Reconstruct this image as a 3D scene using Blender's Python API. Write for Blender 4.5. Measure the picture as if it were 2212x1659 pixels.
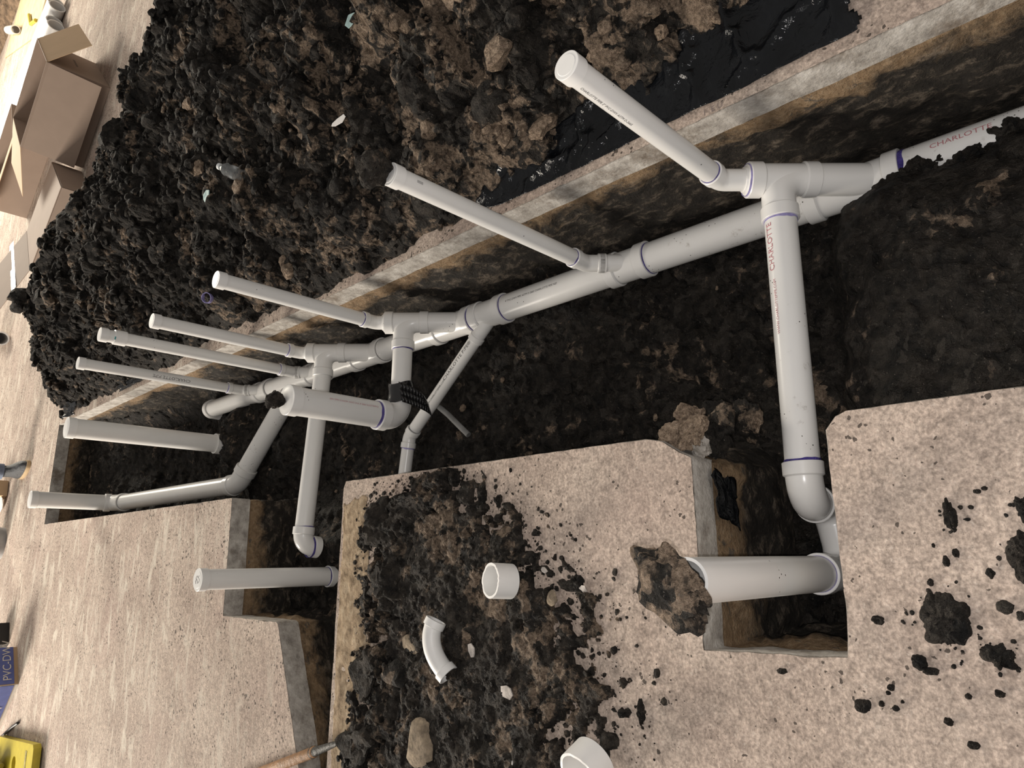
import bpy, bmesh, math, random
import numpy as np
from mathutils import Vector, Matrix

for _o in list(bpy.data.objects):
    bpy.data.objects.remove(_o, do_unlink=True)
scene = bpy.context.scene
C = scene.collection
RNG = random.Random(7)

# ------------------------------------------------------------------ camera
# world: z = 0 is the top of the concrete slab, +y runs along the trench, +x to its right.
cam_data = bpy.data.cameras.new('camera')
cam_data.sensor_fit = 'HORIZONTAL'
cam_data.sensor_width = 36.0
cam_data.lens = 36.0 * 1520.1 / 2212.0
cam_data.clip_start = 0.02
cam = bpy.data.objects.new('camera', cam_data)
C.objects.link(cam)
CAM_H = 1.6
_pit, _roll, _yaw = 0.7687425, 0.233603, 0.339194388
_cy, _sy = math.cos(_yaw), math.sin(_yaw)
_f = Vector((_sy * math.cos(_pit), _cy * math.cos(_pit), -math.sin(_pit)))
_r = Vector((_cy, -_sy, 0.0))
_u = _r.cross(_f)
_c, _s = math.cos(_roll), math.sin(_roll)
_ix = -_u * _c + _r * _s          # the phone was held sideways
_iy = _u * _s + _r * _c
cam.matrix_world = Matrix(((_ix.x, _iy.x, -_f.x, 0.0), (_ix.y, _iy.y, -_f.y, 0.0),
                           (_ix.z, _iy.z, -_f.z, CAM_H), (0, 0, 0, 1)))
scene.camera = cam

# ------------------------------------------------------------------ world, lights, exposure
world = bpy.data.worlds.new('room_light')
scene.world = world
world.use_nodes = True
_bg = world.node_tree.nodes['Background']
_bg.inputs['Color'].default_value = (1.0, 0.945, 0.88, 1)
_bg.inputs['Strength'].default_value = 0.34

def area_light(name, loc, target, size, energy, color):
    d = bpy.data.lights.new(name, 'AREA')
    d.shape = 'RECTANGLE'; d.size = size[0]; d.size_y = size[1]
    d.energy = energy; d.color = color
    o = bpy.data.objects.new(name, d); C.objects.link(o)
    o.location = loc
    o.rotation_euler = (Vector(target) - Vector(loc)).to_track_quat('-Z', 'Y').to_euler()
    return o
area_light('daylight_doorway', (-6.0, 11.0, 3.0), (1.0, 5.0, 0.0), (3.0, 2.5), 1450.0, (1.0, 0.91, 0.79))
area_light('daylight_far_window', (8.0, 16.0, 4.5), (4.0, 9.5, 0.0), (4.0, 2.2), 1250.0, (1.0, 0.91, 0.76))
# the phone's flash, a couple of centimetres beside the lens
_fd = bpy.data.lights.new('phone_flash', 'POINT')
_fd.energy = 51.0; _fd.color = (1.0, 0.965, 0.95); _fd.shadow_soft_size = 0.008
_fo = bpy.data.objects.new('phone_flash', _fd); C.objects.link(_fo)
_fo.location = Vector((0, 0, CAM_H)) - _ix * 0.022 - _iy * 0.018 - _f * 0.03

vs = scene.view_settings
vs.view_transform = 'Standard'; vs.look = 'None'; vs.gamma = 1.0; vs.use_curve_mapping = False
vs.exposure = 0.08

# ------------------------------------------------------------------ noise helpers (numpy)
def _hash(ix, iy, iz, seed):
    n = (ix.astype(np.int64) * 374761393 + iy.astype(np.int64) * 668265263
         + iz.astype(np.int64) * 2147483647 + seed * 1274126177) & 0xFFFFFFFF
    n = ((n ^ (n >> 13)) * 1274126177) & 0xFFFFFFFF
    n = ((n ^ (n >> 16)) * 2246822519) & 0xFFFFFFFF
    return ((n ^ (n >> 15)) & 0xFFFFFF) / float(0xFFFFFF)

def vnoise(x, y, z, seed=0):
    ix, iy, iz = np.floor(x), np.floor(y), np.floor(z)
    fx, fy, fz = x - ix, y - iy, z - iz
    fx, fy, fz = [t * t * t * (t * (t * 6 - 15) + 10) for t in (fx, fy, fz)]
    r = 0
    for a in (0, 1):
        wx = fx if a else 1 - fx
        for b in (0, 1):
            wy = fy if b else 1 - fy
            for c in (0, 1):
                wz = fz if c else 1 - fz
                r = r + wx * wy * wz * _hash(ix + a, iy + b, iz + c, seed)
    return r * 2 - 1

def fbm(x, y, z=None, oct=4, seed=0, gain=0.5):
    if z is None: z = np.zeros_like(x)
    r = 0; a = 1.0; t = 0
    for k in range(oct):
        f = 2.03 ** k
        r = r + a * vnoise(x * f + 3.7 * k, y * f - 1.3 * k, z * f + 9.1 * k, seed + k)
        t += a; a *= gain
    return r / t

def worley(x, y, seed=0, tilt=False):
    ix, iy = np.floor(x), np.floor(y)
    best = np.full(x.shape, 9.0); rid = np.zeros(x.shape); tl = np.zeros(x.shape)
    o = np.zeros_like(ix)
    for a in (-1, 0, 1):
        for b in (-1, 0, 1):
            cx, cy = ix + a, iy + b
            px = cx + _hash(cx, cy, o, seed); py = cy + _hash(cx, cy, o, seed + 11)
            d = np.hypot(px - x, py - y)
            m = d < best
            if tilt:
                ta = _hash(cx, cy, o, seed + 37) * 6.283
                tl = np.where(m, (x - px) * np.cos(ta) + (y - py) * np.sin(ta), tl)
            best = np.where(m, d, best); rid = np.where(m, _hash(cx, cy, o, seed + 23), rid)
    return (best, rid, tl) if tilt else (best, rid)

def lumps(x, y, sizes=(0.22, 0.11, 0.055, 0.028), amp=0.34, seed=0):
    """clods of several sizes heaped on each other; x, y in metres"""
    r = np.zeros_like(x)
    wx = x + 0.02 * fbm(x * 14, y * 14, oct=2, seed=seed + 5)
    wy = y + 0.02 * fbm(x * 14 + 50, y * 14, oct=2, seed=seed + 6)
    for k, s in enumerate(sizes):
        d, rid, tl = worley(wx / s + 7.3 * k, wy / s - 2.1 * k, seed + 31 * k, True)
        b = np.clip(1 - (d / 0.80) ** 2, 0, 1) ** 0.4
        r = r + amp * s * b * (0.15 + 0.85 * rid + 0.75 * tl)
    return r

def sstep(a, b, x):
    t = np.clip((x - a) / (b - a), 0, 1)
    return t * t * (3 - 2 * t)

# ------------------------------------------------------------------ ground shapes
_XE_Y = [-1.0, 0.40, 0.555, 0.69, 0.99, 1.35, 1.81, 2.24, 2.78, 3.4, 3.8, 4.6, 5.2, 6.58, 7.3, 7.8]
_XE_X = [1.63, 1.49, 1.43, 1.39, 1.335, 1.29, 1.235, 1.215, 1.205, 1.24, 1.255, 1.23, 1.21, 1.25, 1.36, 1.7]

def pile_height(x, y):
    x = np.asarray(x, float); y = np.asarray(y, float)
    xe = np.interp(y, _XE_Y, _XE_X) + 0.035 * fbm(y * 5.0, y * 0 + 3, oct=3, seed=3)
    d = x - xe
    w = np.interp(y, [0.0, 1.5, 3.0], [1.0, 0.85, 0.62])
    H = np.interp(y, [-1, 1.0, 2.5, 4.0, 6.0, 7.0], [0.40, 0.44, 0.46, 0.46, 0.50, 0.48])
    up = 1 - np.exp(-np.clip(d, 0, 9) / w)
    xf = np.interp(y, [2.6, 3.9, 4.7, 7.0], [3.1, 2.95, 2.15, 2.0]) + 0.1 * fbm(y * 2, x * 2, oct=2, seed=13)
    far = sstep(xf + 1.45, xf, x)
    end = sstep(7.85, 6.2, y + 0.12 * fbm(x * 3, y * 3, oct=2, seed=9))
    h = H * up * far * end
    h = h + 0.07 * fbm(x * 1.8, y * 1.8, oct=2, seed=4) * np.clip(d / 0.4, 0, 1) * far * end
    edge = np.clip(d / 0.05, 0, 1) * sstep(0.0, 0.12, h + 0.03)
    h = h + edge * (lumps(x, y, (0.26, 0.12, 0.06, 0.03), 0.46, 1) + 0.010 * fbm(x * 45, y * 45, oct=3, seed=8))
    out = (d < 0) | (far * end < 0.02)
    return np.where(out, -0.03, h + 0.012)

def trench_height(x, y):
    x = np.asarray(x, float); y = np.asarray(y, float)
    z = -0.535 + 0.03 * fbm(x * 2.2, y * 2.2, oct=3, seed=21)
    g = lambda cx, cy, sx, sy, a: a * np.exp(-((x - cx) / sx) ** 2 - ((y - cy) / sy) ** 2)
    z = z + g(0.78, 4.52, 0.28, 0.30, 0.215) + g(0.45, 4.15, 0.25, 0.22, 0.10) + g(0.66, 3.86, 0.24, 0.16, 0.13)
    z = z + 0.24 * sstep(5.4, 7.2, y) + 0.12 * sstep(1.05, 1.20, x) * sstep(1.0, 2.0, y)
    chan = sstep(0.36, 0.22, x) * sstep(2.3, 2.55, y) * sstep(3.8, 3.5, y)
    z = z + chan * (-0.36 - z) + sstep(-0.2, -0.4, x) * sstep(2.3, 2.55, y) * 0.10
    z = z + g(0.06, 3.14, 0.07, 0.13, 0.075)
    near = sstep(0.72, 0.60, y + 0.03 * fbm(x * 9, y * 9, oct=2, seed=33)) * sstep(0.22, 0.30, x)
    zn = np.interp(x, [0.30, 0.6, 0.85, 0.97, 1.02, 1.12, 1.17], [-0.20, -0.23, -0.285, -0.335, -0.385, -0.50, -0.50]) - 0.10 * sstep(0.45, 0.70, y)
    zn = zn + 0.02 * fbm(x * 6, y * 6, oct=3, seed=35)
    z = z + near * (zn - z)
    k = 1.0 - 0.45 * near
    z = z + k * (lumps(x, y, (0.14, 0.06, 0.028), 0.26, 40) + 0.008 * fbm(x * 50, y * 50, oct=3, seed=41))
    return z - 0.03

def spill_height(x, y):
    """soil scattered over the left slab in front of the side channel"""
    x = np.asarray(x, float); y = np.asarray(y, float)
    n = 0.07 * fbm(x * 5, y * 5, oct=4, seed=52, gain=0.6)
    lo = np.interp(x, [-1.6, -0.8, -0.46, -0.345, -0.12, 0.073, 0.294], [1.30, 1.24, 1.20, 1.15, 1.25, 1.50, 1.76])
    hi = np.interp(x, [-1.6, -0.72, -0.33, 0.0, 0.186, 0.258, 0.30], [2.46, 2.42, 2.36, 2.36, 2.30, 2.10, 1.95])
    d = np.minimum(y - lo, hi - y) + n
    m = sstep(-0.01, 0.22, d)
    crumb = sstep(0.05, 0.30, fbm(x * 26, y * 26, oct=3, seed=55) + 2.2 * np.clip(d, -1, 0.5) - 0.05)
    h = 0.020 * m + crumb * (0.55 * lumps(x, y, (0.10, 0.05, 0.024), 0.30, 60) + 0.006 * fbm(x * 60, y * 60, oct=2, seed=61))
    h = h + 0.045 * sstep(0.30, 0.10, hi - y) * m
    return np.where((d < -0.04) | (crumb < 0.02), -0.02, h + 0.002)

# ------------------------------------------------------------------ node material helpers
class NT:
    def __init__(self, name):
        self.m = bpy.data.materials.new(name); self.m.use_nodes = True
        self.t = self.m.node_tree; self.b = self.t.nodes['Principled BSDF']
    def n(self, kind, **kw):
        nd = self.t.nodes.new('ShaderNode' + kind)
        for k, v in kw.items(): setattr(nd, k, v)
        return nd
    def l(self, a, b): self.t.links.new(a, b)
    def set(self, **kw):
        for k, v in kw.items():
            self.b.inputs[k.replace('_', ' ')].default_value = v
    def coord(self, scale=None):
        tc = self.n('NewGeometry'); out = tc.outputs['Position']
        if scale:
            mp = self.n('Mapping'); mp.inputs['Scale'].default_value = scale
            self.l(out, mp.inputs[0]); out = mp.outputs[0]
        return out
    def noise(self, co, scale, detail=4, rough=0.6, dist=0.0):
        nd = self.n('TexNoise'); nd.inputs['Scale'].default_value = scale
        nd.inputs['Detail'].default_value = detail; nd.inputs['Roughness'].default_value = rough
        nd.inputs['Distortion'].default_value = dist
        self.l(co, nd.inputs['Vector']); return nd.outputs['Fac']
    def voro(self, co, scale, feature='F1'):
        nd = self.n('TexVoronoi'); nd.feature = feature; nd.inputs['Scale'].default_value = scale
        self.l(co, nd.inputs['Vector']); return nd
    def ramp(self, fac, stops, interp='LINEAR'):
        nd = self.n('ValToRGB'); cr = nd.color_ramp; cr.interpolation = interp
        while len(cr.elements) < len(stops): cr.elements.new(0.5)
        for e, (p, c) in zip(cr.elements, stops):
            e.position = p; e.color = (c[0], c[1], c[2], 1) if not isinstance(c, (int, float)) else (c, c, c, 1)
        self.l(fac, nd.inputs[0]); return nd.outputs[0]
    def mix(self, fac, a, b, mode='MIX'):
        nd = self.n('Mix', data_type='RGBA', blend_type=mode)
        for s, v in ((0, fac), (6, a), (7, b)):
            if isinstance(v, bpy.types.NodeSocket): self.l(v, nd.inputs[s])
            elif isinstance(v, (int, float)): nd.inputs[s].default_value = v if s == 0 else (v, v, v, 1)
            else: nd.inputs[s].default_value = (*v, 1)
        return nd.outputs[2]
    def math(self, op, a, b=0.0, clamp=False):
        nd = self.n('Math', operation=op); nd.use_clamp = clamp
        for i, v in enumerate((a, b)):
            if isinstance(v, bpy.types.NodeSocket): self.l(v, nd.inputs[i])
            else: nd.inputs[i].default_value = v
        return nd.outputs[0]
    def sep(self, co):
        nd = self.n('SeparateXYZ'); self.l(co, nd.inputs[0]); return nd.outputs
    def bump(self, h, strength, dist, prev=None):
        nd = self.n('Bump'); nd.inputs['Strength'].default_value = strength; nd.inputs['Distance'].default_value = dist
        self.l(h, nd.inputs['Height'])
        if prev is not None: self.l(prev, nd.inputs['Normal'])
        return nd.outputs[0]
    def col(self, s): self.l(s, self.b.inputs['Base Color'])
    def nrm(self, s): self.l(s, self.b.inputs['Normal'])

MAT = {}
def simple(name, col, rough=0.6, metal=0.0, spec=0.5, var=0.0, scale=20):
    t = NT(name); t.set(Roughness=rough, Metallic=metal); t.b.inputs['Specular IOR Level'].default_value = spec
    co = t.coord()
    f = t.noise(co, scale, 3)
    lo = tuple(max(0, c * (1 - var)) for c in col); hi = tuple(min(1, c * (1 + var)) for c in col)
    t.col(t.ramp(f, [(0.3, lo), (0.7, hi)]))
    if var > 0.25: t.nrm(t.bump(t.noise(co, scale * 2.5, 5, 0.7), 0.8, 0.012))
    MAT[name] = t.m
    return t

def make_pvc(name, dirty):
    t = NT(name); t.set(Roughness=0.26); t.b.inputs['Specular IOR Level'].default_value = 0.5
    co = t.coord()
    base = t.ramp(t.noise(co, 3.0, 3), [(0.3, (0.78, 0.77, 0.75)), (0.7, (0.84, 0.83, 0.81))])
    v = t.voro(co, 70.0)
    size = t.math('LESS_THAN', v.outputs['Distance'], 0.13)
    pick = t.math('GREATER_THAN', t.noise(co, 9.0, 3, 0.7), 0.53 if dirty else 0.64)
    spk = t.math('MULTIPLY', size, pick)
    smear = t.ramp(t.noise(co, 13.0, 5, 0.75), [(0.60 if dirty else 0.70, 0.0), (0.74, 0.60 if dirty else 0.25)])
    c = t.mix(smear, base, (0.20, 0.155, 0.115))
    c = t.mix(spk, c, (0.03, 0.025, 0.02))
    t.col(c)
    rr = t.ramp(smear, [(0.0, 0.26), (0.5, 0.7)])
    t.l(rr, t.b.inputs['Roughness'])
    MAT[name] = t.m
make_pvc('pvc', False); make_pvc('pvc_dirty', True)
simple('pvc_cap', (0.83, 0.82, 0.80), 0.4, var=0.02)
simple('primer', (0.085, 0.062, 0.32), 0.35, var=0.35, scale=60)
simple('primer_pale', (0.30, 0.27, 0.52), 0.4, var=0.25, scale=60)
simple('print_red', (0.50, 0.19, 0.21), 0.6)
simple('pencil', (0.20, 0.16, 0.15), 0.7)
simple('print_black', (0.06, 0.055, 0.055), 0.6)
simple('black_tape', (0.010, 0.010, 0.011), 0.18, spec=0.6)
simple('teal_mark', (0.05, 0.28, 0.30), 0.5)

def make_soil(name, tan, wet=0.75, dark=(0.006, 0.0052, 0.0046), gain=1.0, tgain=1.25):
    """tan: how much of the soil is tan subsoil instead of black loam"""
    t = NT(name); t.set(Roughness=wet)
    t.b.inputs['Specular IOR Level'].default_value = 0.28
    co = t.coord()
    y = t.sep(co)[1]
    n1 = t.noise(co, 4.3, 6, 0.62, 0.6)
    n2 = t.noise(co, 24.0, 5, 0.65, 0.4)
    n3 = t.noise(co, 90.0, 4, 0.65)
    mid = tuple(gain * q for q in (0.021, 0.017, 0.0135)); dark = tuple(gain * q for q in dark)
    base = t.ramp(n2, [(0.36, dark), (0.52, mid), (0.70, tuple(gain * q for q in (0.050, 0.041, 0.033)))])
    m = t.math('ADD', n1, t.math('MULTIPLY', n2, 0.42))
    wp = t.n('MixRGB') if False else None
    dn = t.n('TexNoise'); dn.inputs['Scale'].default_value = 16.0; dn.inputs['Detail'].default_value = 3; t.l(co, dn.inputs['Vector'])
    wv = t.n('VectorMath', operation='MULTIPLY_ADD'); t.l(dn.outputs['Color'], wv.inputs[0]); wv.inputs[1].default_value = (0.08, 0.08, 0.08); t.l(co, wv.inputs[2])
    vc = t.voro(wv.outputs[0], 13.0); vd = t.voro(wv.outputs[0], 34.0)
    fl1 = t.sep(vc.outputs['Color'])[0]; fl2 = t.sep(vd.outputs['Color'])[0]
    flake = t.math('ADD', t.math('MULTIPLY', t.math('SUBTRACT', fl1, 0.5), 0.16), t.math('MULTIPLY', t.math('SUBTRACT', fl2, 0.5), 0.16))
    m = t.math('ADD', m, flake)
    base = t.mix(t.ramp(fl2, [(0.60, 0.0), (0.98, 0.6)]), base, (0.072, 0.062, 0.052))
    if tan == 'pile':      # more tan subsoil was thrown out at the near end of the heap
        mr = t.n('MapRange'); mr.inputs[1].default_value = 0.6; mr.inputs[2].default_value = 3.8
        mr.inputs[3].default_value = 0.075; mr.inputs[4].default_value = -0.055
        t.l(y, mr.inputs[0]); m = t.math('ADD', m, mr.outputs[0])
    else:
        m = t.math('ADD', m, tan)
    tm = t.ramp(m, [(0.765, 0.0), (0.86, 1.0)])
    tanc = t.ramp(n3, [(q, tuple(tgain * w for w in v_)) for q, v_ in ((0.30, (0.075, 0.054, 0.038)), (0.5, (0.20, 0.146, 0.104)), (0.72, (0.33, 0.255, 0.19)))])
    c = t.mix(tm, base, tanc)
    grit = t.math('GREATER_THAN', t.noise(co, 150.0, 2, 0.5), 0.70)
    c = t.mix(t.math('MULTIPLY', grit, 0.55), c, (0.22, 0.19, 0.16))
    t.col(c)
    nb = t.noise(co, 52.0, 5, 0.7, 0.8)
    b = t.bump(n3, 1.0, 0.012); b = t.bump(nb, 1.0, 0.022, b); b = t.bump(n2, 0.9, 0.035, b)
    t.nrm(b)
    MAT[name] = t.m
make_soil('soil_pile', 'pile')
make_soil('soil_trench', -0.085, 0.62, (0.0042, 0.0036, 0.0032))
make_soil('soil_spill', 0.0, gain=1.6)
make_soil('clod_dark', -0.12)
make_soil('clod_mixed', 0.03)
make_soil('clod_tan', 0.30, tgain=1.7)
make_soil('clod_grey', -0.10, 0.8, gain=1.9)
make_soil('clod_black', -0.40, 0.8, (0.009, 0.0088, 0.0085))

def make_concrete(name):
    t = NT(name); t.set(Roughness=0.85); t.b.inputs['Specular IOR Level'].default_value = 0.25
    co = t.coord(); x, y, z = t.sep(co)
    n1 = t.noise(co, 2.2, 5, 0.6, 0.4)
    n2 = t.noise(co, 40.0, 6, 0.72, 0.5)
    dn = t.n('TexNoise'); dn.inputs['Scale'].default_value = 60.0; dn.inputs['Detail'].default_value = 3; t.l(co, dn.inputs['Vector'])
    wv = t.n('VectorMath', operation='MULTIPLY_ADD'); t.l(dn.outputs['Color'], wv.inputs[0]); wv.inputs[1].default_value = (0.022, 0.022, 0.022); t.l(co, wv.inputs[2])
    cw = wv.outputs[0]
    base = t.ramp(n1, [(0.30, (0.335, 0.262, 0.218)), (0.5, (0.425, 0.343, 0.287)), (0.72, (0.50, 0.415, 0.35))])
    c = t.mix(0.7, base, t.ramp(n2, [(0.30, 0.20), (0.5, 0.5), (0.70, 0.80)]), 'OVERLAY')
    c = t.mix(0.55, c, t.ramp(t.noise(co, 130.0, 3, 0.6), [(0.32, 0.22), (0.5, 0.5), (0.68, 0.80)]), 'OVERLAY')
    v = t.voro(cw, 75.0)                                    # pale aggregate
    ag = t.ramp(v.outputs['Distance'], [(0.16, 1.0), (0.36, 0.0)])
    ag = t.math('MULTIPLY', ag, t.ramp(t.noise(co, 45.0, 3), [(0.48, 0.0), (0.62, 1.0)]))
    c = t.mix(t.math('MULTIPLY', ag, 0.45), c, (0.70, 0.60, 0.52))
    pinkish = t.ramp(t.noise(co, 1.3, 3), [(0.5, 0.0), (0.75, 0.25)])
    c = t.mix(pinkish, c, (0.50, 0.35, 0.31))
    # trodden-in soil: dark specks, thicker near the cut edges
    mr = t.n('MapRange'); mr.inputs[1].default_value = -2.0; mr.inputs[2].default_value = 0.30
    mr.inputs[3].default_value = 0.0; mr.inputs[4].default_value = 0.13
    t.l(x, mr.inputs[0])
    my = t.n('MapRange'); my.inputs[1].default_value = 0.9; my.inputs[2].default_value = 2.4; my.inputs[3].default_value = 0.35; t.l(y, my.inputs[0])
    v2 = t.voro(cw, 46.0)
    rnd = t.math('ADD', t.noise(co, 6.0, 4, 0.7), t.math('MULTIPLY', mr.outputs[0], my.outputs[0]))
    thr = t.ramp(rnd, [(0.47, 0.0), (0.80, 0.42)])
    sp = t.math('LESS_THAN', v2.outputs['Distance'], thr)
    c = t.mix(t.math('MULTIPLY', sp, 0.85), c, (0.045, 0.036, 0.03))
    v3 = t.voro(cw, 120.0)
    sp2 = t.math('LESS_THAN', v3.outputs['Distance'], t.ramp(t.noise(co, 4.0, 4, 0.7), [(0.46, 0.0), (0.75, 0.34)]))
    c = t.mix(t.math('MULTIPLY', sp2, 0.6), c, (0.09, 0.07, 0.055))
    # scuffs and whitish smears farther off
    sc = t.noise(t.coord((1.0, 3.2, 1.0)), 3.4, 6, 0.7, 0.8)
    far = t.n('MapRange'); far.inputs[1].default_value = 2.2; far.inputs[2].default_value = 4.5
    t.l(y, far.inputs[0])
    sm = t.math('MULTIPLY', t.ramp(sc, [(0.52, 0.0), (0.64, 0.75)]), far.outputs[0])
    c = t.mix(sm, c, (0.68, 0.62, 0.53))
    t.col(c)
    b = t.bump(n2, 0.35, 0.01); b = t.bump(v.outputs['Distance'], 0.15, 0.004, b)
    t.nrm(b)
    MAT[name] = t.m
make_concrete('concrete')

def make_cut(name):
    t = NT(name); t.set(Roughness=0.9); t.b.inputs['Specular IOR Level'].default_value = 0.2
    co = t.coord(); n = t.noise(co, 18, 6, 0.7); n2 = t.noise(co, 70, 4)
    c = t.ramp(n, [(0.28, (0.20, 0.18, 0.16)), (0.5, (0.41, 0.38, 0.345)), (0.7, (0.58, 0.55, 0.51))])
    c = t.mix(t.ramp(t.noise(co, 5, 5, 0.7), [(0.52, 0.0), (0.66, 0.7)]), c, (0.13, 0.095, 0.065))
    t.col(c); t.nrm(t.bump(n2, 0.6, 0.008)); MAT[name] = t.m
make_cut('concrete_cut')

def make_bank(name):
    """cut bank below the slab: a band of tan sand, dark clay under it"""
    t = NT(name); t.set(Roughness=0.8); t.b.inputs['Specular IOR Level'].default_value = 0.25
    co = t.coord(); x, y, z = t.sep(co)
    st = t.coord((1.3, 1.3, 2.3))
    n = t.noise(st, 4.0, 6, 0.7, 0.5); nf = t.noise(co, 60, 5, 0.65); ns = t.noise(st, 11, 7, 0.75, 0.3)
    lvl = t.math('ADD', z, t.math('MULTIPLY', t.math('SUBTRACT', n, 0.5), 0.34))
    amt = t.math('MULTIPLY', t.math('SUBTRACT', t.noise(co, 1.1, 3), 0.5), 0.16)
    hx = t.n('MapRange'); hx.inputs[1].default_value = 0.36; hx.inputs[2].default_value = 0.26; t.l(x, hx.inputs[0])
    hy = t.n('MapRange'); hy.inputs[1].default_value = 1.2; hy.inputs[2].default_value = 1.0; t.l(y, hy.inputs[0])
    amt = t.math('ADD', amt, t.math('MULTIPLY', t.math('MULTIPLY', hx.outputs[0], hy.outputs[0]), 0.10))
    sand = t.ramp(t.math('ADD', t.math('ADD', lvl, amt), 0.35), [(0.15, 0.0), (0.22, 1.0)])
    clay = t.ramp(ns, [(0.32, (0.010, 0.0085, 0.0075)), (0.52, (0.030, 0.025, 0.020)), (0.585, (0.095, 0.076, 0.058)), (0.70, (0.20, 0.165, 0.13))])
    sandc = t.ramp(nf, [(0.25, (0.17, 0.105, 0.055)), (0.55, (0.29, 0.20, 0.12)), (0.8, (0.38, 0.29, 0.19))])
    streak = t.math('GREATER_THAN', t.noise(st, 9, 6, 0.75), 0.60)
    sandc = t.mix(t.math('MULTIPLY', streak, 0.8), sandc, (0.11, 0.095, 0.08))
    t.col(t.mix(sand, clay, sandc))
    b = t.bump(nf, 0.9, 0.012); b = t.bump(ns, 0.7, 0.02, b); t.nrm(b)
    MAT[name] = t.m
make_bank('bank')

def make_plastic(name):
    t = NT(name); t.set(Roughness=0.11); t.b.inputs['Specular IOR Level'].default_value = 0.28
    co = t.coord()
    t.col(t.ramp(t.noise(co, 5), [(0.3, (0.003, 0.0035, 0.0045)), (0.7, (0.006, 0.007, 0.009))]))
    t.nrm(t.bump(t.noise(co, 26, 4, 0.6, 1.2), 0.35, 0.02)); MAT[name] = t.m
make_plastic('black_plastic')

def make_card(name, col):
    t = NT(name); t.set(Roughness=0.75); t.b.inputs['Specular IOR Level'].default_value = 0.25
    co = t.coord((1, 1, 1)); f = t.noise(co, 6, 4)
    t.col(t.ramp(f, [(0.3, tuple(c * 0.92 for c in col)), (0.7, col)])); MAT[name] = t.m
make_card('cardboard', (0.54, 0.38, 0.235)); make_card('cardboard_shaded', (0.33, 0.25, 0.20))  # light on the side flaps and shade on the walls put into the colours
make_card('card_white', (0.70, 0.66, 0.60))
simple('card_blue', (0.10, 0.13, 0.36), 0.6, var=0.1); simple('card_stripe', (0.40, 0.13, 0.09), 0.6)
simple('card_green', (0.030, 0.036, 0.034), 0.6); simple('card_ink', (0.10, 0.06, 0.04), 0.7)
simple('packing_tape', (0.34, 0.24, 0.16), 0.25)
simple('leather_dark', (0.045, 0.048, 0.055), 0.55, var=0.3); simple('sole', (0.50, 0.37, 0.22), 0.7, var=0.1)
simple('denim', (0.16, 0.19, 0.26), 0.85, var=0.2, scale=60)
simple('grey_plastic', (0.36, 0.36, 0.36), 0.4, var=0.06); simple('grey_conduit', (0.22, 0.22, 0.215), 0.5, var=0.2)
simple('yellow_paint', (0.52, 0.42, 0.035), 0.4, var=0.1); simple('glove_yellow', (0.30, 0.25, 0.06), 0.85, var=0.3)
simple('wood_handle', (0.38, 0.19, 0.075), 0.55, var=0.3, scale=30); simple('plywood', (0.62, 0.48, 0.29), 0.7, var=0.2, scale=6)
simple('iron', (0.05, 0.048, 0.045), 0.5, 0.6, var=0.3); simple('black_rubber', (0.015, 0.015, 0.016), 0.5)
simple('scrap_white', (0.72, 0.70, 0.68), 0.6, var=0.1); simple('scrap_teal', (0.30, 0.42, 0.42), 0.6, var=0.2)
simple('stone_tan', (0.30, 0.235, 0.165), 0.9, var=0.45, scale=40); simple('stone_pale', (0.55, 0.50, 0.46), 0.85, var=0.3, scale=40)
simple('bottle_cap', (0.80, 0.82, 0.82), 0.35); simple('brown_debris', (0.17, 0.115, 0.075), 0.9, var=0.6, scale=9)
simple('scribble', (0.28, 0.27, 0.26), 0.7)
def make_clear():
    t = NT('clear_plastic'); t.set(Roughness=0.08, IOR=1.25); t.b.inputs['Transmission Weight'].default_value = 0.92
    t.b.inputs['Base Color'].default_value = (0.9, 0.93, 0.94, 1); co = t.coord()
    t.nrm(t.bump(t.noise(co, 70, 3), 0.35, 0.01)); MAT['clear_plastic'] = t.m
make_clear()

# ------------------------------------------------------------------ mesh helpers
def V3(p): return np.asarray(p, float)
def unit(v): v = V3(v); return v / np.linalg.norm(v)

def frame(ax):
    ax = unit(ax); ref = np.array([0, 0, 1.0]) if abs(ax[2]) < 0.9 else np.array([0, 1.0, 0])
    a = unit(np.cross(ref, ax)); b = np.cross(ax, a); return ax, a, b

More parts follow.
